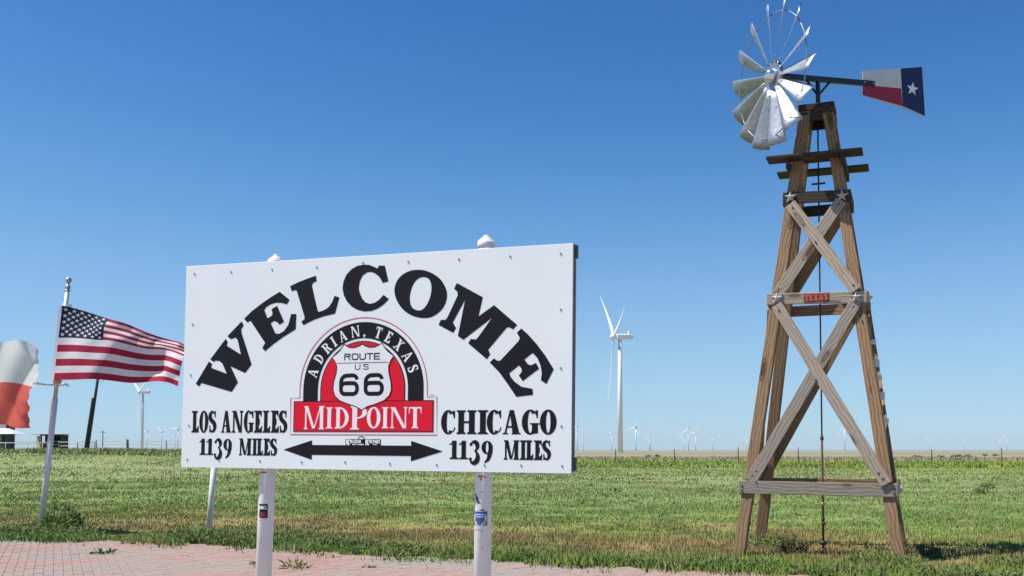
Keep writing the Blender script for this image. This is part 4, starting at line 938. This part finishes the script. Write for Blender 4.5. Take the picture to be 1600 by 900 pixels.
for k in range(NB):
    a = 2*math.pi*(k+.2)/NB; rad = UP*math.cos(a) + ATT*math.sin(a); tan = -UP*math.sin(a) + ATT*math.cos(a)
    Mx = Matrix(((rad.x, AXX.x, tan.x, HC.x), (rad.y, AXX.y, tan.y, HC.y), (rad.z, AXX.z, tan.z, HC.z), (0, 0, 0, 1)))
    b = put('blade', bmesh_blade, M['galv'], wheel, Mx)
    bm = bmesh.new()
    for rr, zc in ((.26, 0), (.45, .02), (.83, -.07), (.83, .07)):
        ch = .07+.215*((rr-.185)/.815)**.9; n_ = (.022+.085*max(0, (rr-.185)/.815-.55)/.45)*ch*(1-4*(zc/ch)**2)+.004; tw = PITCH
        for s in (1,): bmesh.ops.create_icosphere(bm, subdivisions=1, radius=.010, matrix=Mx @ Matrix.Translation((rr, math.sin(tw)*zc-math.cos(tw)*n_, math.cos(tw)*zc+math.sin(tw)*n_)))
    world_obj('rivet', from_bm('rivet', bm), M['galv'], wheel)['kind'] = 'stuff'
pts = [HC - AXX*.02 + (UP*math.cos(t) + ATT*math.sin(t))*.84 for t in np.linspace(0, 2*math.pi, 65)]
tube('wheel_ring', pts, .0075, M['galv_dark'], wheel, 6)

# ------------------------------------------------------------------ flags and flagpoles
def pole(label, base, top, r0, r1, finial, grp='white flagpoles'):
    p = empty('flagpole', base, label, 'flagpole', grp)
    base, top = Vector(base), Vector(top)
    mid = base.lerp(top, .55)
    tube('pole', [base-Vector((0, 0, .1)), mid], [r0, r0], M['post_white'], p, 14)
    tube('pole', [mid-(top-base).normalized()*.05, top], [r1, r1], M['pale_metal'], p, 12)
    if finial:
        bm = bmesh.new(); ax_ = (top-base).normalized()
        sphere_bm(bm, top+ax_*.05, .045); sphere_bm(bm, top+ax_*.17, .05)
        tube_bm(bm, [top, top+ax_*.12], .02, 8); tube_bm(bm, [top+ax_*-.02, top+ax_*.01], .042, 10)
        world_obj('finial', from_bm('finial', bm), M['galv'], p)
    return p
PB, PT = Vector((-7.79, 16.97, 0)), Vector((-7.41, 16.97, 4.02))
pole('leaning white flagpole flying the stars and stripes', PB, PT, .048, .034, True)
pole('short white pole standing partly hidden behind the sign board', (-5.15, 17.45, 0), (-4.98, 17.45, 2.25), .050, .04, False)
TP = (-10.6, 18.8, 0)
pole('white flagpole of the white and red flag left of the photo edge', TP, (-10.3, 18.8, 5.0), .052, .04, True)
def at_pole(z): t = z/4.02; return PB.lerp(PT, t)
# stars and stripes: cloth surface in metres; u along the fly, v from the top edge down
def us_pt(u, v, off=0.):
    def P(u, v):
        ztop = 3.755 - .02*u - .70*max(u, 0)**1.15; zbot = 2.515 - .02*u - .13*max(u, 0)**3 + .03*math.sin(u*9)*u
        k = .43 - .17*u                                       # the upper half sags and folds back
        g = v/ (7/13) * k if v < 7/13 else k + (v-7/13)/(6/13)*(1-k)
        z = ztop + (zbot-ztop)*g
        hp = at_pole(3.755 + (2.515-3.755)*v)
        x = hp.x - .035 + 2.22*u + .12*v*u
        amp = .035+.13*u
        y = 16.90 - .62*u + amp*math.sin(8.5*u + 2.2*v + .4) + .12*u*math.sin(17*u - 6.5*v) + .16*(1-v)*u + .05*math.sin(5*v+4*u)*u + .05*math.sin(24*u+10*v)*u
        z += .020*u*math.sin(15*u+2*v)
        return Vector((x, y, z))
    p = P(u, v)
    if off:
        a = P(u+.004, v)-P(u-.004, v); b = P(u, v+.004)-P(u, v-.004); p = p + a.cross(b).normalized()*off
    return p
usf = empty('flag', at_pole(3.7), 'United States flag with crimson stripes flying from the leaning pole', 'flag')
def cloth_patch(name, u0, u1, v0, v1, nu, nv, mat, parent, fn=us_pt, label=None):
    v = [fn(u0+(u1-u0)*i/nu, v0+(v1-v0)*j/nv) for i in range(nu+1) for j in range(nv+1)]
    f = [(i*(nv+1)+j, (i+1)*(nv+1)+j, (i+1)*(nv+1)+j+1, i*(nv+1)+j+1) for i in range(nu) for j in range(nv)]
    o = world_obj(name, pyd(name, v, f, True), mat, parent)
    if label: o['label'] = label
    return o
CU, CV = .385, 7/13
for k in range(13):
    u0 = CU if k < 7 else 0.
    cloth_patch('stripe', u0, 1, k/13, (k+1)/13, 60, 4, M['flag_red' if k % 2 == 0 else 'flag_white'], usf, label=('red stripe' if k % 2 == 0 else 'white stripe'))
canton = cloth_patch('canton', 0, CU, 0, CV, 26, 20, M['flag_blue'], usf, label='navy blue corner with white stars')
for r_ in range(9):
    for c_ in range(6 if r_ % 2 == 0 else 5):
        u = CU*((2*c_+1 if r_ % 2 == 0 else 2*c_+2))/12; vv = CV*(r_+1)/10
        V = []
        for sd_ in (1, -1):
            for a, b in star_pts(.042): V.append(us_pt(u+a/2.0, vv-b/1.24/.92, sd_*.006))
        me = pyd('star', V, [tuple(range(10)), tuple(range(10, 20))]); world_obj('star', me, M['flag_white'], canton)
cloth_patch('hoist_band', -.022, 0, 0, 1, 2, 10, M['flag_white'], usf)
tube('clip', [at_pole(3.76)+Vector((-.04, 0, 0)), at_pole(3.76)+Vector((.09, 0, -.01))], .035, M['white_print'], usf)
tube('clip', [at_pole(2.50)+Vector((-.05, 0, 0)), at_pole(2.50)+Vector((.06, 0, 0))], .045, M['brass'], usf)
# the Texas flag at the left edge, wrapped on itself by the wind
def tx_pt(u, v):
    w1 = max(0., (u-.6)/.4)
    tear = .035*math.sin(31*v)*math.sin(13*v+1)*max(0, (u-.9)/.1)          # frayed fly edge
    x = -10.32 + 2.50*u + .05*u*(1-abs(2*v-.9)) + tear - .05*w1*max(0, .25-abs(v-.68))*4*.5
    ztop = 3.19 - .13*max(0, u-.8)*5*.9*max(0, u-.8)*5; zbot = 1.76 + .05*math.sin(11*u+.5)*u
    z = ztop + (zbot-ztop)*v + .012*math.sin(10*u+3*v)*u
    fold = lambda t: (1-abs(math.sin(t)))                                  # sharp-crested creases
    y = 18.75 - 2.25*u + .16*u*fold(9.*u+2.6*v+.3) + .15*w1*fold(4.1*v-5.*u+.9) + .10*w1*math.sin(9*u-3.4*v) + .025*math.sin(19*u+7*v)*u
    return Vector((x, y, z))
txf = empty('flag', (-10.35, 18.75, 3.2), 'wind torn white over faded red flag at the left edge of the photo', 'flag')
cloth_patch('blue_field', 0, .30, 0, 1, 14, 16, M['flag_blue'], txf, tx_pt)
cloth_patch('white_stripe', .30, 1, 0, .5, 60, 14, M['worn_white'], txf, tx_pt, 'white upper half of the flag')
cloth_patch('red_stripe', .30, 1, .5, 1, 60, 14, M['faded_red'], txf, tx_pt, 'faded red lower half of the flag')
e0 = tx_pt(1, .45)
tube('torn_strand', [e0+Vector((-.05, 0, 0)), e0+Vector((.10, .2, -.02)), e0+Vector((.20, .5, .0)), e0+Vector((.26, .5, .02)), e0+Vector((.30, .55, -.02))], [.022, .012, .022, .03, .01], M['flag_white'], txf, 6)

# ------------------------------------------------------------------ things along the far side of the field
def ter(x, y): return float(th(x, y))
# utility pole
up0 = Vector((-41.5, 100, ter(-41.5, 100)-.3)); up1 = Vector((-40.2, 100, 10.9))
ut = empty('utility_pole', (-41.5, 100, ter(-41, 100)), 'dark leaning utility pole with a transformer behind the flags', 'utility pole')
tube('pole', [up0, up1], [.16, .12], M['pole_dark'], ut, 10)
tube('splice_post', [up0+Vector((-.18, -.1, 0)), up0.lerp(up1, .56)+Vector((-.18, -.1, 0))], [.12, .11], M['pole_dark'], ut, 8)
cx = up0.lerp(up1, .79)
tube('transformer', [cx+Vector((.42, 0, -.45)), cx+Vector((.42, 0, -.40)), cx+Vector((.42, 0, .42)), cx+Vector((.42, 0, .48))], [.2, .26, .26, .18], M['pale_metal'], ut, 12)
tube('bracket', [cx, cx+Vector((.42, 0, 0))], .05, M['black_metal'], ut)
tube('service_loop', [cx+Vector((.0, -.1, -.55)), cx+Vector((.35, -.1, -.78)), cx+Vector((.55, -.1, -.7)), cx+Vector((.5, -.1, -.4))], .02, M['wire'], ut, 5)
board('cross_arm', up1+Vector((-.8, 0, -.2)), up1+Vector((.8, 0, -.2)), Vector((0, 1, 0)), .12, .1, M['pole_dark'], ut)
u2 = empty('utility_pole', (-140, 350, 0), 'thin far utility pole right of the dark leaning pole', 'utility pole')
tube('pole', [(-139.8, 350, 0), (-139.8, 350, 8.2)], .16, M['pole_dark'], u2, 8); board('cross_arm', (-140.8, 350, 7.6), (-138.8, 350, 7.6), Vector((0, 1, 0)), .14, .14, M['pole_dark'], u2)
# open shed
sx, sy = -53.1, 118.; sz = ter(sx, sy)
shed = empty('shed', (sx, sy, sz), 'small open fronted dark shed with a tan side wall by the fence', 'shed')
def bx(name, c, s, mat, parent, M_=None, bev=.01): return put(name, box_me(*s, bev, name), mat, parent, Matrix.Translation(c))
bx('back_wall', (sx+.3, sy+.8, sz+.98), (2.7, .06, 1.96), M['shed_dark'], shed)
bx('end_wall', (sx+1.62, sy, sz+.98), (.06, 1.55, 1.96), M['shed_dark'], shed)
for k in range(5): board('wall_plank', (sx-1.75, sy+.15, sz+.20+.36*k), (sx-.72, sy-.86, sz+.20+.36*k), Vector((-.7, -.7, 0)), .345, .03, M['tan_wall'], shed)
bx('roof', (sx-.03, sy-.02, sz+2.03), (3.5, 2.0, .08), M['pale_metal'], shed)
bx('fascia', (sx+.45, sy-1.03, sz+1.91), (2.5, .04, .15), M['shed_dark'], shed)
for k in (-.66, .45, 1.6): bx('post', (sx+k, sy-.92, sz+.93), (.1, .1, 1.86), M['post_wood'], shed)
bx('half_wall', (sx+.5, sy-.8, sz+.55), (2.1, .06, 1.05), M['shed_dark'], shed)
# house with a pale porch roof at the left edge
hx, hy = -58.3, 112.; hz = ter(hx, hy)
house = empty('house', (hx, hy, hz), 'house with a pale hipped porch roof behind the torn flag', 'house')
bx('wall', (hx-1.3, hy+2.25, hz+2.6), (7.6, 1.5, 5.2), M['brick_red_wall'], house)
wl = bx('front_wall', (hx+.3, hy+1.46, hz+2.6), (4.0, .10, 5.2), M['pale_wall'], house)
bm = bmesh.new(); p = [(-5, -1, 0), (5, -1, 0), (5, 3, 0), (-5, 3, 0), (-5, .9, .62), (2.6, .9, .62)]
p = [(-6, -1.6, 1.95), (4.6, -1.6, 1.95), (4.6, 1.4, 1.95), (-6, 1.4, 1.95), (-6, 1.4, 2.62), (2.6, 1.4, 2.62)]
vs = [bm.verts.new((hx+a, hy+b, hz+c)) for a, b, c in p]
for q in ((0, 1, 5, 4), (1, 2, 5), (0, 3, 2, 1), (0, 4, 3), (3, 4, 5, 2)): bm.faces.new([vs[i] for i in q])
bmesh.ops.recalc_face_normals(bm, faces=bm.faces[:])
world_obj('porch_roof', from_bm('porch_roof', bm), M['roof_white'], house)
for k in (4.3, .6, -2.4): bx('porch_post', (hx+k, hy-1.4, hz+.97), (.16, .16, 1.94), M['brick_red_wall'] if k == .6 else M['pole_dark'], house)
bx('porch_rail', (hx+1.0, hy-1.4, hz+.75), (6.4, .06, .06), M['post_wood'], house); bx('porch_rail', (hx+1.0, hy-1.4, hz+.35), (6.4, .06, .06), M['post_wood'], house)
for k in (1.1, 2.2): w_ = bx('window', (hx+k, hy+1.39, hz+1.35), (.7, .06, 1.1), M['dark_glass'], house)
bx('downpipe', (hx+2.4, hy+1.36, hz+4.0), (.22, .14, 2.6), M['black_metal'], house)
rf = bx('roof', (hx-1.3, hy+2.25, hz+5.3), (8.0, 2.0, .2), M['pale_metal'], house)

# ranch fence across the field: a post every seven metres, wires between
fence = empty('ranch_fence', (0, 112, 0), 'wire ranch fence on thin dark posts crossing the far side of the field', 'fence')
FX = [-72, -64.5, -49.3, -45.2, -41.8, -37.6, -32.4, -25.5, -18.5, -11.2, -3.8, 3.9, 11.37, 17.8, 24.8, 31.4, 38.8, 46.1, 53.8, 61.2, 68]
pme = None
FY = lambda x: 112. + .012*x
for k, x in enumerate(FX):
    z = ter(x, FY(x)); h = 1.62+random.uniform(-.12, .12) - .35*(z > .6); lx = random.uniform(-.06, .06)
    if k == 6: lx = .55
    tube('post', [(x, FY(x), z-.2), (x+lx, FY(x), z+h)], .055 if k not in (4, 6, 7) else .13, M['post_wood'], fence, 6)
for hgt in (.55, 1.0, 1.4):
    tube('wire', [(x, FY(x)-.08, ter(x, FY(x))+hgt*(.8 if ter(x, 112) > .6 else 1)) for x in FX], .012, M['wire'], fence, 4)
gate = empty('pipe_gate', (-47.2, 111.4, ter(-47, 111)), 'pale pipe gate in the ranch fence beside the dark shed', 'gate')
gz = ter(-47, 111)
for h_ in (.25, .65, 1.05): tube('rail', [(-49.2, 111.3, gz+h_), (-45.3, 111.3, gz+h_)], .035, M['pale_metal'], gate, 6)
for x in (-49.2, -47.2, -45.3): tube('upright', [(x, 111.3, gz+.05), (x, 111.3, gz+1.08)], .04, M['rust'], gate, 6)
rl = empty('pipe_rail', (-56, 110.5, ter(-56, 110)), 'low white pipe rail running in front of the dark shed', 'railing')
gz = ter(-56, 110)
tube('rail', [(-60.5, 110.5, gz+.98), (-50, 110.5, gz+.98)], .045, M['white_steel'], rl, 6)
for x in (-60, -57, -54.6, -52.2): tube('upright', [(x, 110.5, gz), (x, 110.5, gz+.98)], .04, M['pale_metal'], rl, 6)
# scrub far out
SHR = [(75, 190, .5, 'leftmost dark shrub on the plain just right of the wooden tower'), (82, 196, .4, 'second dark shrub from the left on the plain right of the tower'),
       (88.5, 205, .45, 'third dark shrub from the left on the plain right of the tower'), (92.5, 208, .7, 'largest dark shrub on the plain right of the tower'),
       (96, 220, .4, 'small dark shrub just right of the largest shrub on the plain'), (118, 250, .6, 'dark shrub alone on the plain between the two right hand fence posts'),
       (28.5, 215, .4, 'left of two dark specks of shrub right of the big turbine base'), (31.5, 222, .35, 'right of two dark specks of shrub right of the big turbine base'),
       (121, 262, .45, 'small shrub close behind the lone shrub between the right fence posts')]
for x, y, sz_, lb in SHR: plant('shrub', lb, 'shrub', x, y, sz_*1.3, sz_*.8, 60, .2, .4, M['scrub'], 'dark shrubs on the plain', up=.8)

# ------------------------------------------------------------------ wind turbines
def blade_rot(L, root):
    """tapered, twisted blade along +Z from the hub"""
    bm = bmesh.new(); rows = []
    for q in (0, .04, .12, .22, .4, .6, .8, .94, 1.):
        ch = root*(.55 if q < .05 else (1.25*(1-q)**.75+.10)); t = ch*(.9 if q < .05 else .28*(1-.5*q)); tw = R(22*(1-q)**2); bow = -.045*L*q*q
        r_ = []
        for k in range(8):
            a = 2*math.pi*k/8; x_ = math.cos(a)*ch*.5 + ch*.12*(q > .05); y_ = math.sin(a)*t*.5
            r_.append(bm.verts.new((x_*math.cos(tw)-y_*math.sin(tw), x_*math.sin(tw)+y_*math.cos(tw)+bow, q*L)))
        rows.append(r_)
    for i in range(len(rows)-1):
        for k in range(8): f = bm.faces.new((rows[i][k], rows[i][(k+1) % 8], rows[i+1][(k+1) % 8], rows[i+1][k])); f.smooth = True
    bm.faces.new(rows[-1]); bm.faces.new(rows[0][::-1]); bmesh.ops.recalc_face_normals(bm, faces=bm.faces[:])
    return bm
def rotor_mats(hub, yaw_, ang):
    """blade frames: rotor axis at yaw_ (0 = towards the camera, +90 = to the left)"""
    ax_ = Vector((-math.sin(yaw_), -math.cos(yaw_), 0)); hz_ = Vector((math.cos(yaw_), -math.sin(yaw_), 0)); out = []
    for k in range(3):
        a = ang+k*2*math.pi/3; zz = UP*math.cos(a)+hz_*math.sin(a); yy = -ax_; xx = yy.cross(zz)
        out.append(Matrix(((xx.x, yy.x, zz.x, hub.x), (xx.y, yy.y, zz.y, hub.y), (xx.z, yy.z, zz.z, hub.z), (0, 0, 0, 1))))
    return ax_, out
def turbine_parts(label, x, y, H, L, yaw_, ang, z0=0.):
    t = empty('wind_turbine', (x, y, z0), label, 'wind turbine', 'wind turbines beyond the field')
    ax_, _ = rotor_mats(Vector((0, 0, 0)), yaw_, ang)
    tube('tower', [(x, y, z0-1), (x, y, z0+H*.5), (x, y, z0+H-1.3)], [1.85, 1.6, 1.2], M['white_steel'], t, 20)
    c = Vector((x, y, z0+H+.4)); hub = c+ax_*4.6
    nc = put('nacelle', box_me(11.5, 3.6, 3.7, .7, 'nacelle'), M['white_steel'], t, frame(ax_, ax_.cross(UP), c-ax_*3.2))
    put('cooler', box_me(1.0, 3.0, 2.4, .2, 'cooler'), M['white_steel'], nc, frame(ax_, ax_.cross(UP), c-ax_*6.4+UP*2.7))
    bm = bmesh.new(); sphere_bm(bm, hub, 2.0, 1.15, 1.15, 1.0); world_obj('hub', from_bm('hub', bm), M['white_steel'], t)
    _, ms = rotor_mats(hub, yaw_, ang)
    me = from_bm('blade', blade_rot(L, 2.9)); me.materials.append(M['white_steel'])
    for m_ in ms: put('blade', me, None, t, m_)
    return t
def turbine_far(label, x, y, H, L, yaw_, ang):
    bm = bmesh.new(); tube_bm(bm, [(x, y, -1), (x, y, H)], [2.0, 1.3], 8)
    ax_, _ = rotor_mats(Vector((0, 0, 0)), yaw_, ang); hub = Vector((x, y, H+.5))+ax_*4.6; _, ms = rotor_mats(hub, yaw_, ang)
    bmesh.ops.create_cube(bm, size=1, matrix=frame(ax_, ax_.cross(UP), Vector((x, y, H+.5))-ax_*2) @ Matrix.Diagonal((11, 3.8, 3.8, 1)))
    for m_ in ms:
        b = blade_rot(L, 2.6); b.transform(m_); mm = from_bm('b', b); bm.from_mesh(mm); bpy.data.meshes.remove(mm)
    sphere_bm(bm, hub, 2.1, u=8, v=6)
    return tag(world_obj('wind_turbine', from_bm('wind_turbine', bm), M['white_steel']), label, 'wind turbine', 'wind turbines beyond the field')
turbine_parts('nearest and tallest white wind turbine between the sign and the wooden tower', 74.0, 700, 79, 49, R(84), R(-47))
turbine_parts('white wind turbine standing below the fly of the stars and stripes', -462, 1280, 74, 42, R(51), R(63))
FT = [  # x, y, yaw, angle, label
 (214, 3360, 20, 10, 'small far wind turbine touching the right edge of the sign board'),
 (452, 4640, 30, 50, 'tiny faint wind turbine left of the big turbine, nearest its lower blade'),
 (390, 5600, 30, 80, 'faintest tiny wind turbine midway from the sign to the big turbine'),
 (418, 3460, 60, 20, 'small far wind turbine immediately right of the big turbine tower'),
 (560, 4140, 10, 60, 'second small wind turbine to the right of the big turbine'),
 (790, 5900, 40, 0, 'third tiny faint wind turbine to the right of the big turbine'),
 (1000, 5950, 40, 30, 'tiny faint wind turbine just left of the bright pair'),
 (648, 3760, 25, 0, 'brighter left turbine of the pair midway to the wooden tower'),
 (850, 4740, 65, 40, 'right turbine of the pair midway to the wooden tower'),
 (1122, 5730, 20, 75, 'small turbine with spread blades halfway from the pair to the tower'),
 (1390, 6070, 35, 15, 'tiny turbine seen close beside the left tower leg'),
 (1020, 3140, 55, 95, 'white turbine seen under the right lower brace of the tower'),
 (2770, 6800, 30, 20, 'faint turbine farthest left of those right of the wooden tower'),
 (3020, 6840, 30, 70, 'faint turbine midway between the wooden tower and the right photo edge'),
 (2910, 6110, 15, 45, 'shorter left turbine of the pair near the right photo edge'),
 (2380, 4930, 25, 100, 'taller right turbine of the pair near the right photo edge'),
 (-1500, 4210, 30, 20, 'tiny far turbine right of the turbine under the flag'),
 (-1460, 4270, 40, 65, 'tiny far turbine midway from the flag turbine to the sign edge'),
 (-1610, 4900, 30, 5, 'left turbine of the tiny pair near the left sign edge'),
 (-1228, 3765, 30, 35, 'right turbine of the tiny pair near the left sign edge')]
for x, y, yw, an, lb in FT: turbine_far(lb, x, y, 79, 46, R(yw), R(an))

# ------------------------------------------------------------------ thin air between here and the far turbines
bm = bmesh.new(); bmesh.ops.create_cube(bm, size=1)
for q in bm.verts: q.co = Vector((q.co.x*30000, q.co.y*30000+600, -2 if q.co.z < 0 else 140))
hz_me = from_bm('haze', bm)
hm = bpy.data.materials.new('haze'); hm.use_nodes = True; hn = hm.node_tree
hn.nodes.remove(hn.nodes['Principled BSDF'])
pv = hn.nodes.new('ShaderNodeVolumePrincipled'); pv.inputs['Color'].default_value = (.80, .90, 1, 1); pv.inputs['Density'].default_value = 5e-5; pv.inputs['Anisotropy'].default_value = 0.
hn.links.new(pv.outputs[0], hn.nodes['Material Output'].inputs['Volume'])
tag(put('haze', hz_me, hm), kind='stuff')
